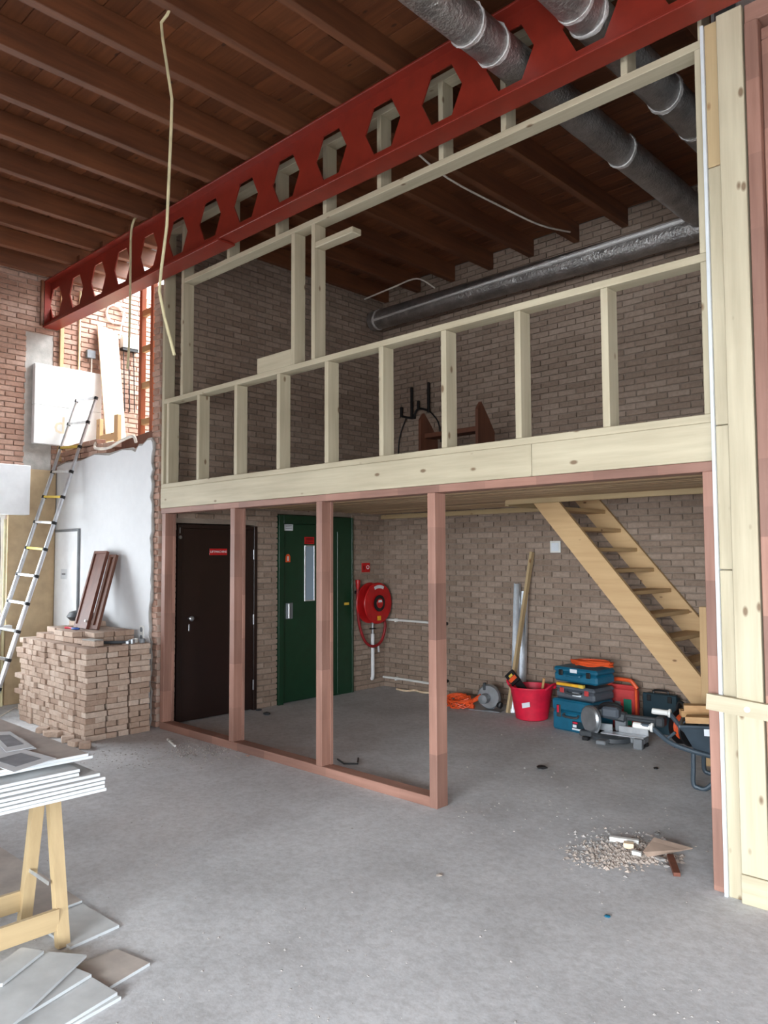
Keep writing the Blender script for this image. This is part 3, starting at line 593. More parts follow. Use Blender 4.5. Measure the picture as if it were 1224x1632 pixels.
P = [Vector((XL+.04+.02*math.sin(i*.7), 4.72+.13*math.cos(i*.5), 4.86+.12*math.sin(i*.5))) for i in range(40)]+[Vector((XL+.04, 4.80, 4.72)), Vector((XL+.04, 4.78, 4.55))]
tag(tube('cable_coil', P, .006, 'cable_white', None, 6), 'loose coil of white cable hanging on the upper brick wall', 'cable')
of = thing('timber_trestle', 'orange brown ladder like timber frame standing in the broken opening', 'frame', (-7.95, 4.4, 2.87))
for x in (-8.05, -7.80): box('upright', x, x+.06, 4.37, 4.43, 2.865, 5.0, 'orangewood', of, .003)
for z in (3.2, 3.62, 4.04, 4.46): box('cross_block', -7.988, -7.802, 4.375, 4.425, z, z+.07, 'offcutwood', of, .003)
tag(beam('edge_plank', (-8.6, 4.20, 2.90), (-7.2, 4.19, 3.0), .03, .12, 'brownboard'), 'brown plank lying along the broken edge of the upper floor', 'plank')
pa = thing('pallet_frame', 'orange wooden pallet frame standing behind the ladder top', 'pallet', (-8.75, 4.5, 2.862))
for x in (-10.0+.82, -8.72): box('upright', x, x+.09, 4.42, 4.47, 2.865, 3.42, 'stairpine_z', pa, .003)
for z in (2.865, 3.12): box('cross_board', -9.088, -8.722, 4.425, 4.465, z, z+.09, 'stairpine_x', pa, .003)
cr = thing('grey_crate', 'grey plastic crate behind the orange timber frame', 'crate', (-8.35, 4.9, 2.862)); box('crate_body', -8.6, -8.15, 4.75, 5.1, 2.865, 3.2, 'grey', cr, .01); box('crate_rim', -8.62, -8.13, 4.73, 5.12, 3.2, 3.23, 'bright_sticker', cr, .006)
tag(beam('red_bar', (-8.5, 4.88, 3.24), (-8.3, 4.9, 3.40), .02, .02, 'red_plastic'), 'red rod sticking up from the grey crate', 'rod'); tag(beam('magenta_strip', (-8.6, 4.9, 3.235), (-8.68, 4.9, 3.5), .04, .01, 'red_hose'), 'magenta plastic strip leaning by the grey crate', 'strip')
tag(tube('broken_conduit', spline([(-8.35, 4.02, 3.0), (-8.3, 3.99, 2.93), (-8.0, 3.99, 2.90), (-7.7, 3.99, 2.95), (-7.45, 3.99, 2.97), (-7.4, 4.0, 2.90)]), .016, 'cable_white', None, 8), 'cream broken conduit lying along the top of the plastered wall', 'conduit')
# window side bits
for i, y in enumerate((3.30, 3.335)): tag(tube('blind_cord', spline([(XL+.05, y, 2.16), (XL+.06, y+.01, 1.6), (XL+.05, y-.01, 1.0)]), .011, 'black', None, 6), ('thin', 'thick')[i]+' black cord hanging beside the left window', 'cord')
tag(beam('awning_arm', (XL+.04, 2.6, 1.98), (XL+.04, 3.36, 2.12), .025, .03, 'white_plastic'), 'white folding arm across the top of the left window', 'arm')
tag(tube('window_pipe', [(XL+.06, 3.40, .0), (XL+.06, 3.40, 2.14)], .016, 'conduit', None, 8), 'pale vertical pipe beside the left window', 'pipe')
tag(tube('floor_cable', spline([gz(0, 1142, .006), gz(12, 1135, .006), gz(26, 1128, .006), gz(34, 1138, .006)]), .006, 'cable_white', None, 6), 'thin pale cable curling on the floor near the brick stack', 'cable')
# ------------------------------------------------------------------ lift wall: fire hose, signs, pipes
fr = thing('fire_hose_reel', 'red wall mounted fire hose reel beside the green lift door', 'hose reel', (XI, 7.0, 1.1)); cx, cy, cz = XI+.03, 7.0, 1.10; ax = Vector((1, .06, 0)).normalized()
RC = Vector((XI+.03, 7.02, 1.10))
lathe('reel_drum', [(.0, 0), (.15, 0), (.15, .02), (.25, .022), (.26, .03), (.25, .04), (.14, .045), (.14, .15), (.25, .155), (.262, .165), (.255, .178), (.2, .182), (.0, .17)], 'red_paint', fr, RC, ax, 40)
h = lathe('hub_ring', [(.0, .183), (.10, .183), (.105, .195), (.08, .2), (0, .2)], 'black', fr, RC, ax, 28); lathe('hub_label', [(0, .201), (.062, .201), (.06, .204), (0, .205)], 'red_paint', h, RC, ax, 24)
s = Vector((-ax.y, ax.x, 0)); f0 = RC+ax*.186
prism('instruction_label', [f0+s*-.035+Vector((0, 0, -.215)), f0+s*.035+Vector((0, 0, -.215)), f0+s*.035+Vector((0, 0, -.16)), f0+s*-.035+Vector((0, 0, -.16))], ax*.002, 'yellow', fr)
prism('arc_label', [f0+s*(.19*math.sin(math.radians(a)))+Vector((0, 0, .19*math.cos(math.radians(a)))) for a in range(-25, 26, 10)]+[f0+s*(.23*math.sin(math.radians(a)))+Vector((0, 0, .23*math.cos(math.radians(a)))) for a in range(25, -26, -10)], ax*.002, 'paper', fr)
prism('hub_sticker', [f0+ax*.019+s*-.04+Vector((0, 0, .012)), f0+ax*.019+s*.04+Vector((0, 0, .012)), f0+ax*.019+s*.03+Vector((0, 0, .042)), f0+ax*.019+s*-.03+Vector((0, 0, .042))], ax*.001, 'bright_sticker', fr)
tube('hose', spline([(XI+.06, 6.81, 1.30), (XI+.06, 6.80, 1.12), (XI+.07, 6.82, .85), (XI+.09, 6.90, .63), (XI+.11, 7.02, .55), (XI+.13, 7.15, .6), (XI+.14, 7.22, .78), (XI+.13, 7.2, .92)]), .018, 'red_hose', fr, 10)
tube('nozzle', [(XI+.06, 6.81, 1.28), (XI+.06, 6.81, 1.38), (XI+.06, 6.81, 1.40)], .02, 'red_paint', fr, 12, [.02, .034, .03]); box('nozzle_clip', XI+.012, XI+.05, 6.79, 6.83, 1.22, 1.26, 'black', fr)
tube('valve', [(XI+.05, 7.08, .86), (XI+.05, 7.08, .70)], .018, 'steel', fr, 10); box('valve_lever', XI+.03, XI+.07, 7.04, 7.12, .76, .775, 'black', fr, .002); prism('seal_tag', [(XI+.115, 7.10, .56), (XI+.115, 7.13, .56), (XI+.115, 7.14, .47), (XI+.115, 7.11, .47)], (.003, 0, 0), 'paper', fr)
tube('supply_pipe', spline([(XI+.05, 7.08, .70), (XI+.05, 7.08, .4), (XI+.05, 7.08, .2), (XI+.045, 7.08, .14), (XI+.03, 7.08, .13)], 5), .024, 'white_paint', fr, 12)
fs = thing('fire_sign', 'small red fire hose sign on the brick wall above the reel', 'sign', (XI+.013, 6.99, 1.52)); q = box('sign_plate', XI+.012, XI+.017, 6.92, 7.07, 1.49, 1.61, 'red_paint', fs, .001)
lathe('hose_symbol', [(.018, 0), (.026, 0), (.026, .001), (.018, .001), (.018, 0)], 'white_paint', q, (XI+.0175, 7.03, 1.555), (1, 0, 0), 16); box('flame_symbol', XI+.017, XI+.018, 6.945, 6.975, 1.52, 1.575, 'red_hose', q, 0)
for z, lab in ((.87, 'upper white pipe running along the brick back wall from the corner'), (.125, 'lower white pipe along the foot of the brick back wall')):
    pp = thing('wall_pipe', lab, 'pipe', (XI+.02, YB-.04, z)); tube('pipe_run', [(XI+.02, YB-.04, z), (-6.6, YB-.04, z+.004), (-5.98, YB-.04, z)], .015, 'white_plastic', pp, 10)
    for x in (-6.75, -6.1): box('pipe_clip', x-.012, x+.012, YB-.062, YB-.012, z-.022, z+.022, 'white_plastic', pp)
for z in (.87, .18): tag(lathe('pipe_cap', [(0, 0), (.02, 0), (.02, .05), (0, .052)], 'black', None, (-5.93, YB-.012, z), (0, -1, 0), 12), 'black cap poking from the back wall '+('above' if z > .5 else 'below')+' near the pipe end', 'cap')
t = thing('light_switch', 'square pale grey switch plate on the back wall left of the stairs', 'switch', (-4.4, YB-.012, 1.78)); box('back_plate', -4.47, -4.34, YB-.024, YB-.011, 1.725, 1.855, 'white_plastic', t, .004); box('rocker', -4.45, -4.36, YB-.03, YB-.024, 1.745, 1.835, 'bright_sticker', t, .003)
# ------------------------------------------------------------------ leaning profiles, circular saw
tag(beam('wooden_lath', gz(810, 1138, .0)+Vector((0, 0, .012)), on(1, 7.30, 848, 880), .055, .03, 'board_z', up=(1, 0, 0)), 'long pale wooden lath leaning against the back wall behind the red tub', 'lath')
for i, (a, b) in enumerate((((821, 1138), (826, 930)), ((833, 1132), (838, 942)))):
    lo = gz(*a); hi = on(1, 7.31, *b); t = thing('metal_stud', ('left', 'right')[i]+' silver metal stud profile leaning behind the wooden lath', 'profile', lo); u = (hi-lo)
    beam('profile_web', lo+Vector((0, 0, .01)), hi, .07, .004, 'alu', t, up=(0, 1, 0))
    for s in (-.034, .034): beam('profile_flange', lo+Vector((s, -.018, .01)), hi+Vector((s, -.018, 0)), .004, .036, 'alu', t, up=(0, 1, 0))
p = gz(775, 1131); cs = thing('circular_saw', 'silver circular saw with an orange grip on the floor by the back wall', 'saw', (p.x, p.y-.02, 0), .25, local=True)
lathe('blade_guard', [(0, -.03), (.12, -.03), (.135, -.015), (.135, .015), (.12, .03), (0, .03)], 'steel', cs, (.05, 0, .15), (0, 1, 0), 28); box('base_plate', -.17, .2, -.08, .06, .0, .012, 'steel', cs, .003); lathe('motor_housing', [(0, 0), (.05, 0), (.055, .03), (.05, .11), (0, .12)], 'grey', cs, (.03, -.04, .14), (0, -1, 0), 18)
tube('grip', spline([(-.03, -.03, .16), (-.1, -.03, .11), (-.18, -.03, .07), (-.2, -.03, .035), (-.12, -.03, .03)]), .024, 'orange', cs, 10); box('depth_lever', -.01, .02, -.04, .0, .22, .30, 'dark_grey', cs, .006); lathe('front_knob', [(0, 0), (.03, 0), (.035, .03), (.02, .06), (0, .062)], 'black', cs, (.17, -.03, .05), (.5, 0, 1), 12)
p = gz(731, 1128); P = []
for i in range(150): a = i*.42; r = .13+.03*math.sin(i*.61)+.02*math.sin(i*1.7); P.append(Vector((p.x+r*1.1*math.cos(a), p.y+r*.6*math.sin(a), .03+.085*abs(math.sin(i*.29))+.03*math.sin(a))))
tag(tube('cable_coil', P, .008, 'orange', None, 6), 'tangled orange cable coil on the floor left of the circular saw', 'cable')
tag(tube('cable_end', spline([gz(632, 1098, .012), gz(648, 1101, .012), gz(660, 1100, .012), gz(672, 1103, .012), gz(684, 1104, .012)]), .012, 'palewood', None, 6), 'pale cable end with a black plug on the floor in the back corner', 'cable')
# red tub with saw
p = gz(843, 1140); tb = thing('red_tub', 'bright red flexible tub holding a handsaw in front of the back wall', 'tub', (-4.47, 6.92, 0), local=True)
lathe('tub_body', [(0, .006), (.14, .0), (.165, .012), (.185, .12), (.215, .3), (.225, .33), (.232, .33), (.232, .342), (.212, .342), (.2, .3), (.17, .12), (.15, .02), (0, .018)], 'red_plastic', tb, (0, 0, 0), (0, 0, 1), 36)
for s in (-1, 1): tube('tub_handle', spline([(s*.22, -.08, .33), (s*.26, -.06, .37), (s*.27, 0, .385), (s*.26, .06, .37), (s*.22, .08, .33)]), .012, 'red_plastic', tb, 8)
prism('sticker', [(.02, -.206, .14), (.1, -.186, .16), (.1, -.192, .21), (.02, -.212, .19)], (0, -.003, 0), 'bright_sticker', tb)
hs = thing('handsaw', 'handsaw with black and orange grip sticking out of the red tub', 'handsaw', (-4.5, 6.9, .06)); g0 = Vector((-4.70, 6.86, .46)); g1 = Vector((-4.38, 6.93, .10)); u = (g1-g0).normalized(); w = Vector((0, -1, 0)).cross(u).normalized()
prism('blade', [g0+u*.1+w*.05, g0+u*.1-w*.05, g1-w*.012, g1+w*.03], (0, .003, 0), 'black', hs)
prism('grip', [g0+w*.055, g0-w*.06, g0+u*.13-w*.06, g0+u*.13+w*.055], (0, -.03, 0), 'black', hs); prism('grip_inlay', [g0+u*.06+w*.05-Vector((0, .031, 0)), g0+u*.06-w*.05-Vector((0, .031, 0)), g0+u*.10-w*.05-Vector((0, .031, 0)), g0+u*.10+w*.05-Vector((0, .031, 0))], (0, -.004, 0), 'orange', hs); prism('grip_badge', [g0+u*.03+w*.03-Vector((0, .031, 0)), g0+u*.03-w*.02-Vector((0, .031, 0)), g0+u*.055-w*.02-Vector((0, .031, 0)), g0+u*.055+w*.03-Vector((0, .031, 0))], (0, -.004, 0), 'mustard', hs)
tag(tube('wooden_stick', [(-4.42, 6.98, .08), (-4.36, 6.99, .42)], .014, 'offcutwood', None, 10), 'short wooden tool handle standing in the red tub', 'handle')
# ------------------------------------------------------------------ tool cases
def case(name, label, x, y, z, w, dp, h, rz, mat, latch, grip=True, lm='dark_grey'):
    t = thing(name, label, 'tool case', (x, y, z), rz, group='tool cases by the back wall', local=True)
    box('lower_shell', -w/2, w/2, -dp/2, dp/2, 0, h*.62, mat, t, .018); box('lid', -w/2-.004, w/2+.004, -dp/2-.004, dp/2+.004, h*.63, h, mat, t, .018)
    for s in (-.32, .32): box('latch', s*w-.025, s*w+.025, -dp/2-.014, -dp/2+.002, h*.42, h*.82, latch, t, .006)
    if grip: tube('carry_handle', spline([(-.08, -dp/2-.004, h*.56), (-.075, -dp/2-.03, h*.5), (0, -dp/2-.034, h*.48), (.075, -dp/2-.03, h*.5), (.08, -dp/2-.004, h*.56)]), .011, lm, t, 8)
    return t
c1 = case('tool_case', 'large blue tool case at the bottom of the stack with red and black latches', -3.83, 6.83, 0, .46, .36, .30, -.1, 'teal', 'dark_grey')
for s in (-.32, .32): box('red_button', s*.46-.011, s*.46+.011, -.203, -.194, .17, .24, 'red_plastic', c1, .003)
box('product_label', .01, .15, -.19, -.181, .03, .11, 'teal_dark', c1, .001); box('label_band', .01, .15, -.192, -.1905, .03, .045, 'bright_sticker', c1, 0); box('label_band', .018, .07, -.192, -.1905, .09, .105, 'red_plastic', c1, 0); box('label_text', .018, .06, -.192, -.1905, .055, .08, 'bright_sticker', c1, 0)
c2 = case('tool_case', 'grey tool case with red latches in the middle of the stack', -3.82, 6.86, .303, .45, .33, .125, -.13, 'case_grey', 'red_case'); box('paper_label', -.02, .08, -.171, -.1665, .035, .07, 'bright_sticker', c2, 0)
c3 = case('tool_case', 'teal tool case with black latches on top of the stack', -3.82, 6.85, .463, .50, .30, .14, -.12, 'teal', 'black', True, 'teal'); box('paper_label', -.05, .03, -.158, -.1515, .095, .13, 'bright_sticker', c3, 0)
t = pl('yellow_level', 'yellow handled bar lying between the grey and teal cases', 'bar', -3.86, 6.68, .43, -.1); box('bar_body', -.16, .15, -.035, .0, .002, .03, 'yellow', t, .006); box('bar_end', .1, .155, -.04, .0, .0, .032, 'mustard', t, .004)
P = []
for i in range(170): a = i*.37; P.append(Vector((-3.74+(.19+.03*math.sin(i*.53))*math.cos(a), 6.86+(.10+.02*math.sin(i*.9))*math.sin(a), .625+.02*(i/170)+.025*abs(math.sin(i*.31)))))
tag(tube('cable_coil', P, .009, 'orange', None, 6), 'orange extension cable coiled on top of the teal tool case', 'cable')
rc = thing('organizer_case', 'upright red organizer case with an orange handle rim', 'tool case', (-3.56, 7.12, 0), .05, local=True)
box('case_back', -.16, .16, -.02, .05, 0, .40, 'red_case', rc, .02); box('clear_front', -.145, .135, -.035, -.0205, .03, .39, 'red_case', rc, .006); box('side_rim', .142, .165, -.04, -.0205, .02, .40, 'orange', rc, .006); box('green_content', .03, .11, -.042, -.0355, .05, .3, 'green_plastic', rc, .004); box('inside_label', -.06, .0, -.042, -.0355, .2, .27, 'grey', rc, .002)
tube('handle_rim', spline([(-.15, .01, .40), (-.10, .01, .46), (-.06, .01, .475), (.06, .01, .475), (.10, .01, .46), (.15, .01, .40)]), .019, 'orange', rc, 8); tube('handle_bar', [(-.12, .01, .412), (.12, .01, .412)], .016, 'red_case', rc, 8)
dc = thing('dark_case', 'dark blue tool case standing upright beside the red organizer', 'tool case', (-3.20, 7.22, 0), .03, local=True); box('case_shell', -.16, .16, -.05, .05, 0, .37, 'teal_dark', dc, .025); box('case_lid', -.165, .165, -.07, -.052, .0, .375, 'teal_dark', dc, .012); tube('carry_handle', spline([(-.07, -.03, .372), (-.06, -.03, .40), (.06, -.03, .40), (.07, -.03, .372)]), .01, 'black', dc, 8)
for s in (-.1, .1): box('latch', s-.02, s+.02, -.078, -.071, .30, .36, 'black', dc, .004)
# mitre saw
ms = thing('mitre_saw', 'grey mitre saw on the floor in front of the tool cases', 'mitre saw', (-3.36, 6.52, 0), .1, local=True)
lathe('turntable', [(0, .03), (.17, .03), (.19, .04), (.19, .075), (.17, .085), (0, .085)], 'dark_grey', ms, (0, 0, 0), (0, 0, 1), 32); box('base_wing', -.3, -.1, -.05, .08, .035, .085, 'dark_grey', ms, .008); box('base_wing', .1, .3, -.05, .08, .035, .085, 'grey', ms, .008)
for x in (-.27, .24): box('foot', x, x+.06, -.06, -.02, 0, .035, 'black', ms, .005); box('foot', x, x+.06, .04, .08, 0, .035, 'black', ms, .005)
box('fence', -.3, -.03, .07, .085, .086, .15, 'alu', ms, .003); box('fence', .03, .3, .07, .085, .086, .15, 'alu', ms, .003); box('table_plate', -.09, .3, -.06, .05, .0855, .096, 'alu', ms, .002); box('mitre_arm', -.045, .045, -.29, -.15, .04, .075, 'grey', ms, .008); box('end_block', .22, .3, -.1, -.05, .0, .09, 'grey', ms, .006)
lathe('blade_guard', [(0, -.03), (.105, -.03), (.12, -.015), (.12, .015), (.105, .03), (0, .03)], 'steel', ms, (-.19, -.03, .2), (.5, 1, 0), 28); lathe('blade', [(.0, -.003), (.128, -.003), (.128, .003), (0, .003)], 'grey', ms, (-.19, -.03, .185), (.5, 1, 0), 28); box('arm_body', -.2, .1, .03, .11, .2, .29, 'dark_grey', ms, .02, (0, .15, .2)); box('motor', -.1, .06, -.02, .09, .22, .32, 'case_grey', ms, .02); tube('support_rail', [(.0, .09, .24), (.38, .09, .24)], .018, 'dark_grey', ms, 10); tube('support_rail', [(.0, .13, .21), (.38, .13, .21)], .018, 'dark_grey', ms, 10); box('rail_end', .36, .44, .06, .16, .18, .27, 'dark_grey', ms, .015); box('hinge_post', -.02, .08, .1, .18, .086, .26, 'grey', ms, .012)
tube('grip', spline([(-.12, .0, .3), (-.06, -.04, .35), (.05, -.05, .36), (.1, -.02, .33)]), .016, 'black', ms, 8)
# cable reel
cr = thing('cable_reel', 'black drum cable reel with orange cable behind the wheelbarrow', 'cable reel', (-2.78, 6.85, 0), local=True); ax = Vector((.9, -.42, 0))
lathe('drum_disc', [(0, 0), (.15, 0), (.16, .01), (.16, .02), (0, .02)], 'black', cr, (-.1, .04, .17), ax, 30); lathe('wound_cable', [(.0, 0)]+[(.115+.006*(i % 2), .02+.01*i) for i in range(10)]+[(0, .12)], 'orange', cr, (-.1, .04, .17), ax, 26); lathe('drum_disc', [(0, .12), (.15, .12), (.16, .13), (.15, .14), (0, .14)], 'black', cr, (-.1, .04, .17), ax, 30)
tube('reel_stand', spline([(-.1, -.12, .01), (-.12, -.02, .01), (-.13, .0, .2), (-.12, .02, .36), (-.05, .0, .36), (.02, -.02, .2), (.05, -.06, .01)]), .012, 'black', cr, 8)
# wheelbarrow
wbw = thing('wheelbarrow', 'dark grey wheelbarrow with a white hand grip behind the right post', 'wheelbarrow', (-2.30, 5.87, 0), .2, local=True)
TB = [(-.02, -.16, .25), (.36, -.14, .21), (.36, .14, .21), (-.02, .16, .25)]; TT = [(-.10, -.27, .45), (.52, -.25, .50), (.52, .25, .50), (-.10, .27, .45)]
TI = [(x*.97+.004, y*.96, z+.004) for x, y, z in TT]; BI = [(x*.97+.004, y*.95, z+.012) for x, y, z in TB]
Vt = TB+TT+TI+BI; Ft = [(0, 1, 2, 3)]+[(i, (i+1) % 4, 4+(i+1) % 4, 4+i) for i in range(4)]+[(4+i, 4+(i+1) % 4, 8+(i+1) % 4, 8+i) for i in range(4)]+[(8+i, 8+(i+1) % 4, 12+(i+1) % 4, 12+i) for i in range(4)]+[(15, 14, 13, 12)]
tr = meshob('tray', Vt, Ft, 'barrow_grey', wbw); tube('tray_rim', spline(TT+[TT[0]], 4), .012, 'barrow_grey', tr, 8)
prism('sticker', [(.06, -.262, .40), (.26, -.260, .41), (.26, -.268, .465), (.06, -.268, .46)], (0, -.004, 0), 'bright_sticker', tr)
for s in (-1, 1):
    tube('handle_tube', spline([(-.40, s*.30, .43), (-.30, s*.30, .425), (-.16, s*.24, .31), (.1, s*.18, .24), (.4, s*.09, .2), (.52, s*.05, .18)]), .018, 'barrow_grey', wbw, 10)
    tube('hand_grip', [(-.43, s*.30, .432), (-.415, s*.30, .43), (-.31, s*.30, .427), (-.30, s*.30, .426), (-.285, s*.30, .425)], .02, 'white_plastic', wbw, 12, [.022, .024, .022, .034, .034])
    tube('leg', spline([(-.03, s*.2, .27), (-.03, s*.21, .15), (-.03, s*.22, .04), (.0, s*.22, .016), (.06, s*.22, .02), (.15, s*.2, .12), (.22, s*.17, .23)]), .017, 'barrow_grey', wbw, 10); tube('brace', [(-.22, s*.25, .33), (-.14, s*.25, .40)], .011, 'barrow_grey', wbw, 8)
lathe('tyre', [(.09, -.03), (.15, -.04), (.175, -.02), (.175, .02), (.15, .04), (.09, .03), (.09, -.03)], 'black', wbw, (.52, 0, .176), (0, 1, 0), 28); lathe('wheel_rim', [(.02, -.03), (.09, -.025), (.09, .025), (.02, .03), (.02, -.03)], 'red_paint', wbw, (.52, 0, .176), (0, 1, 0), 24); tube('axle', [(.52, -.07, .176), (.52, .07, .176)], .012, 'steel', wbw, 8)
for i, (p0, p1) in enumerate((((-2.44, 5.82, .50), (-1.98, 6.12, .53)), ((-2.38, 5.74, .56), (-1.88, 5.97, .58)), ((-2.34, 5.68, .49), (-1.83, 5.82, .52)))):
    tag(beam('timber_offcut', p0, p1, .09, .045, 'offcutwood'), ('left sawn timber offcut lying', 'upper sawn timber offcut lying', 'front sawn timber offcut lying')[i]+' in the wheelbarrow tray', 'offcut', 'offcuts in the wheelbarrow')
tag(box('timber_block', -1.98, -1.88, 6.5, 6.58, 0, .22, 'offcutwood'), 'short upright timber block under the wheelbarrow', 'block')
# ------------------------------------------------------------------ on the mezzanine
ZM = 2.402
rk = thing('wooden_rack', 'dark brown wooden rack with pointed sides standing on the mezzanine', 'rack', (-5.3, 6.4, ZM))
for x, top in ((-5.52, 3.28), (-4.74, 3.3)): prism('side_board', [(x, 6.35, ZM), (x, 6.65, ZM), (x, 6.65, 3.0), (x, 6.55, 3.14), (x, 6.42, top), (x, 6.36, top-.08)], (.035, 0, 0), 'brownboard', rk)
box('shelf_board', -5.484, -4.741, 6.42, 6.6, 3.0, 3.05, 'brownboard', rk, .003)
br = thing('cable_bracket', 'black metal bracket with upright prongs on the upper brick wall', 'bracket', (-6.3, 7.32, 3.45))
for x, z0, z1 in ((-6.62, 3.49, 3.62), (-6.44, 3.44, 3.85), (-6.33, 3.56, 3.66), (-6.16, 3.49, 3.87)): box('prong', x, x+.03, YB-.09, YB-.06, z0, z1, 'black', br, .003)
tube('bracket_bar', spline([(-6.6, YB-.07, 3.5), (-6.42, YB-.07, 3.46), (-6.32, YB-.07, 3.56), (-6.14, YB-.07, 3.51)]), .014, 'black', br, 8); tube('hanging_wire', spline([(-6.55, YB-.05, 3.47), (-6.68, YB-.04, 3.2), (-6.7, YB-.04, 2.8)]), .008, 'black', br, 6); tube('hanging_wire', spline([(-6.14, YB-.05, 3.5), (-6.02, YB-.04, 3.35), (-5.98, YB-.04, 3.1)]), .008, 'black', br, 6); box('wall_fixing', -6.45, -6.41, YB-.06, YB-.012, 3.45, 3.5, 'black', br, .002)
# ------------------------------------------------------------------ sawhorses with board stack
def sawhorse(x, y, label):
    t = thing('sawhorse', label, 'sawhorse', (x, y, 0), 0, 'sawhorses under the boards', local=True)
    box('top_beam', -.03, .03, -.85, .02, .655, .7, 'board_y', t, .003)
    for yy in (-.04, -.78):
        for s in (-1, 1): beam('leg', (s*.165, yy+s*.018, .0), (s*.03, yy+s*.018, .65), .042, .052, 'board_z', t, up=(0, 1, 0))
        b = beam('spreader', (-.118, yy-.03, .27), (.118, yy-.03, .27), .004, .016, 'alu', t)
    for s in (-1, 1): beam('lower_rail', (s*.155, -.78, .12), (s*.155, -.04, .12), .02, .09, 'board_y', t)
    return t
sawhorse(-3.57, 1.55, 'pale wooden folding sawhorse under the near edge of the plasterboards'); sawhorse(-4.5, 1.45, 'pale wooden folding sawhorse under the far edge of the plasterboards')
bs = [(-3.17, 1.60, 0), (-3.165, 1.59, .003), (-3.175, 1.595, 0), (-3.18, 1.60, 0), (-3.20, 1.585, 0), (-3.215, 1.50, 0), (-3.22, 1.505, .0), (-3.30, 1.60, -.01), (-3.29, 1.575, -.01)]
z = .701
for i, (x1, y1, rz) in enumerate(bs):
    o = thing('plasterboard_sheet', ('lowest', 'second', 'third', 'fourth', 'fifth', 'sixth', 'seventh', 'eighth', 'top')[i]+' plasterboard sheet '+('counted from below ' if 0 < i < 8 else '')+'of the stack on the sawhorses', 'plasterboard', (x1-.6, y1-1.2, z), rz, 'plasterboards on the sawhorses', local=True)
    box('gypsum_core', -.6, .6, -1.2, 1.2, 0, .0115, 'gypsum', o, .001); box('paper_face', -.599, .599, -1.199, 1.199, .0116, .0124, 'plasterboard_brown' if i == 8 else 'plasterboard', o, 0); z += .0148+(.014 if i in (6,) else 0)
for i, (pts, lab) in enumerate(((((-12, 1176), (34, 1176), (58, 1193), (0, 1204)), 'crumpled grey printed drawing sheet lying furthest back'), (((-34, 1212), (36, 1194), (90, 1209), (22, 1231)), 'printed drawing sheet with a grey picture nearest the edge'), (((-20, 1168), (16, 1166), (54, 1191), (10, 1199)), 'white drawing sheet under the crumpled one'))):
    q = [gz(a, b, z+.002+.002*i) for a, b in pts]; t = thing('drawing_sheet', lab+' on the plasterboard stack', 'paper', q[0], group='drawings on the boards'); prism('sheet', q, (0, 0, .0015), 'paper', t)
    c = sum(q, Vector())/len(q); prism('printed_picture', [c+(p-c)*.6+Vector((0, 0, .0018)) for p in q], (0, 0, .0006), 'print_grey', t)
# plasterboard scraps on the floor
SCR = [(((0, 1349), (131, 1435), (46, 1467), (-25, 1412)), .001, 'plasterboard_brown', 'long brownish plasterboard piece lying under the sawhorse'),
 (((132, 1440), (190, 1474), (112, 1509), (52, 1469)), .001, 'plasterboard', 'square grey plasterboard offcut right of the sawhorse foot'),
 (((186, 1512), (239, 1534), (172, 1574), (105, 1545)), .001, 'plasterboard_brown', 'brown backed plasterboard offcut furthest right on the floor'),
 (((134, 1560), (193, 1588), (60, 1664), (-10, 1640)), .001, 'plasterboard', 'lowest grey plasterboard offcut at the bottom edge'),
 (((137, 1551), (187, 1581), (70, 1652), (5, 1625)), .015, 'plasterboard', 'second grey plasterboard offcut of the bottom pile'),
 (((118, 1541), (146, 1552), (-10, 1648), (-40, 1630)), .03, 'plasterboard', 'narrow grey plasterboard offcut in the middle of the bottom pile'),
 (((66, 1515), (138, 1521), (12, 1640), (-90, 1640)), .046, 'plasterboard', 'large tapering grey plasterboard offcut near the top of the pile'),
 (((34, 1509), (70, 1515), (4, 1567), (-60, 1580)), .061, 'plasterboard', 'small pale plasterboard offcut on top of the pile')]
for pts, z, mt, lab in SCR:
    q = [gz(a, b, z+.0125) for a, b in pts]; q = [Vector((p.x, p.y, z)) for p in q]
    t = thing('plasterboard_offcut', lab, 'plasterboard', q[0], group='plasterboard offcuts on the floor'); prism('gypsum_core', q, (0, 0, .0118), 'gypsum', t); c = sum(q, Vector())/4
    prism('paper_face', [c+(p-c)*.992+Vector((0, 0, .0119)) for p in q], (0, 0, .0007), mt, t)
# ------------------------------------------------------------------ rubble on the floor
def chunk(name, x, y, z, s, mat, rr, flat=.5):
    bm = bmesh.new(); bmesh.ops.create_icosphere(bm, subdivisions=1, radius=1)
    for v in bm.verts: v.co = Vector((v.co.x*s*rr.uniform(.6, 1.2), v.co.y*s*rr.uniform(.6, 1.2), v.co.z*s*flat*rr.uniform(.6, 1.1)))
    mz_ = min(v.co.z for v in bm.verts); me = bpy.data.meshes.new('chunk'); bm.to_mesh(me); bm.free(); me.materials.append(MATS[mat]); return link(name, me, None, (x, y, z-mz_))
rr = random.Random(21); V = []; Fc = []
def crumb(x, y, s):
    b = len(V); h = s*rr.uniform(.3, .7); a0 = rr.uniform(0, 6.3)
    V.extend((x+s*rr.uniform(.6, 1.1)*math.cos(a0+k*1.57), y+s*rr.uniform(.4, 1)*math.sin(a0+k*1.57), 0) for k in range(4)); V.append((x+rr.uniform(-.3, .3)*s, y+rr.uniform(-.3, .3)*s, h))
    Fc.extend(((b, b+1, b+4), (b+1, b+2, b+4), (b+2, b+3, b+4), (b+3, b, b+4), (b+3, b+2, b+1, b)))
for i in range(300): p = gz(rr.uniform(0, 1200), 1632-(rr.random()**1.3)*430); crumb(p.x, p.y, rr.choice((.003, .004, .005, .006, .009)))
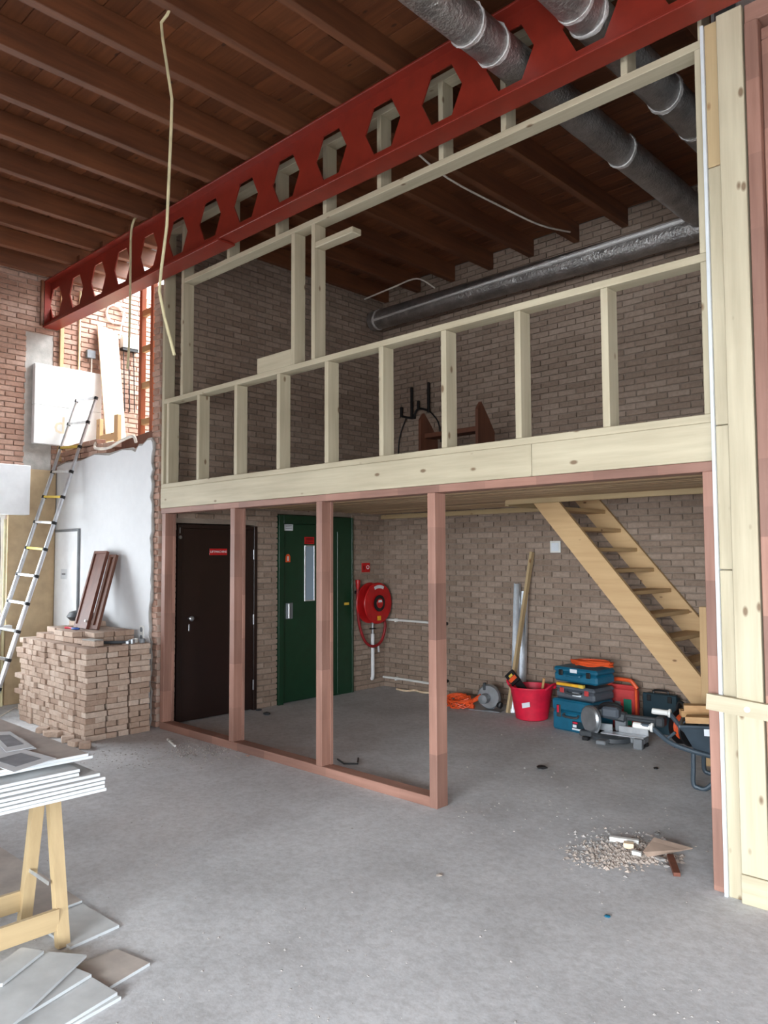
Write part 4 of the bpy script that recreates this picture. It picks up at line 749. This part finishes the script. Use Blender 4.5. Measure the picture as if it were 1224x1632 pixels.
for i in range(420): p = gz(rr.gauss(980, 34), rr.gauss(1352, 13)); crumb(p.x, p.y, rr.uniform(.006, .02))
for i in range(330): p = gz(rr.gauss(318, 34), rr.gauss(1196, 8)); crumb(p.x, p.y, rr.uniform(.005, .018))
for i in range(260): p = gz(rr.gauss(200, 60), rr.gauss(1205, 12)); crumb(p.x, p.y, rr.uniform(.004, .014))
for i in range(150): p = gz(rr.uniform(720, 1080), rr.uniform(1150, 1330)); crumb(p.x, p.y, rr.uniform(.004, .012))
tag(meshob('floor_crumbs', V, Fc, 'chip'), 'scattered grey crumbs and dust lumps on the concrete floor', 'rubble', None, 'stuff')
V = []; Fc = []
for i in range(1500): p = gz(rr.gauss(998, 34), rr.gauss(1360, 9.5)); crumb(p.x, p.y, rr.choice((.006, .008, .011, .016, .024)))
tag(meshob('rubble_heap', V, Fc, 'dirt'), 'low brown heap of swept rubble near the right post', 'rubble', None, 'stuff')
q = [gz(1025, 1358, .05), gz(1042, 1336, .075), gz(1104, 1353, .02), gz(1032, 1366, .02)]
tag(prism('cardboard_scrap', q, (0, 0, .006), 'cardboard'), 'torn brown cardboard sheet lying on the swept rubble heap', 'cardboard')
tag(beam('dark_wood_strip', gz(1068, 1364, .02), gz(1079, 1394, .012), .035, .02, 'mahogany_z'), 'short dark brown wood strip at the end of the rubble heap', 'wood strip')
tag(beam('white_tube_piece', gz(972, 1336, .015), gz(1018, 1342, .015), .03, .025, 'white_plastic'), 'long white plastic strip at the back of the rubble heap', 'strip'); tag(beam('yellow_wood_piece', gz(994, 1346, .02), gz(1010, 1348, .02), .04, .03, 'palewood'), 'short pale yellow wood block in the rubble heap', 'block'); tag(beam('white_clip', gz(1008, 1358, .02), gz(1022, 1361, .02), .025, .02, 'white_plastic'), 'small white plastic clip beside the cardboard scrap', 'clip')
for i, (a, b, s, mt, lab) in enumerate(((863, 1226, .05, 'black', 'flat black scrap lying on the floor behind the frame opening'), (425, 1140, .055, 'dark_grey', 'dark crumpled plastic lump on the floor before the green door'), (412, 1133, .04, 'dark_grey', 'smaller dark lump beside the crumpled plastic'), (1046, 1226, .025, 'black', 'small black scrap on the floor left of the wheelbarrow leg'), (1052, 1372, .035, 'chip', 'white plaster lump at the front of the rubble heap'), (1062, 1382, .022, 'chip', 'small plaster chip right of the rubble heap'), (1048, 1331, .025, 'chip', 'white chip beside the cardboard edge'), (700, 1396, .02, 'dirt', 'small brown stain of soil on the middle of the floor'), (272, 1182, .035, 'chip', 'pale rubble lump at the foot of the hardwood sill'), (395, 1206, .025, 'brick_red', 'small red brick chip before the hardwood sill'), (28, 1160, .03, 'dark_grey', 'dark round stone on the floor beside the brick stack'), (968, 1462, .018, 'teal', 'small bluish plug on the floor in the foreground'))):
    p = gz(a, b); tag(chunk('floor_scrap', p.x, p.y, .001, s, mt, rr, .35), lab, 'scrap')
tag(tube('bent_hook', [gz(538, 1210, .008), gz(548, 1217, .008), gz(570, 1217, .008), gz(571, 1208, .008)], .007, 'black', None, 6), 'bent black metal hook on the floor behind the hardwood sill', 'hook')
tag(tube('white_stick', [gz(267, 1178, .01), gz(279, 1189, .01)], .01, 'white_plastic', None, 8), 'short white plastic stick on the floor by the left hardwood post', 'stick')
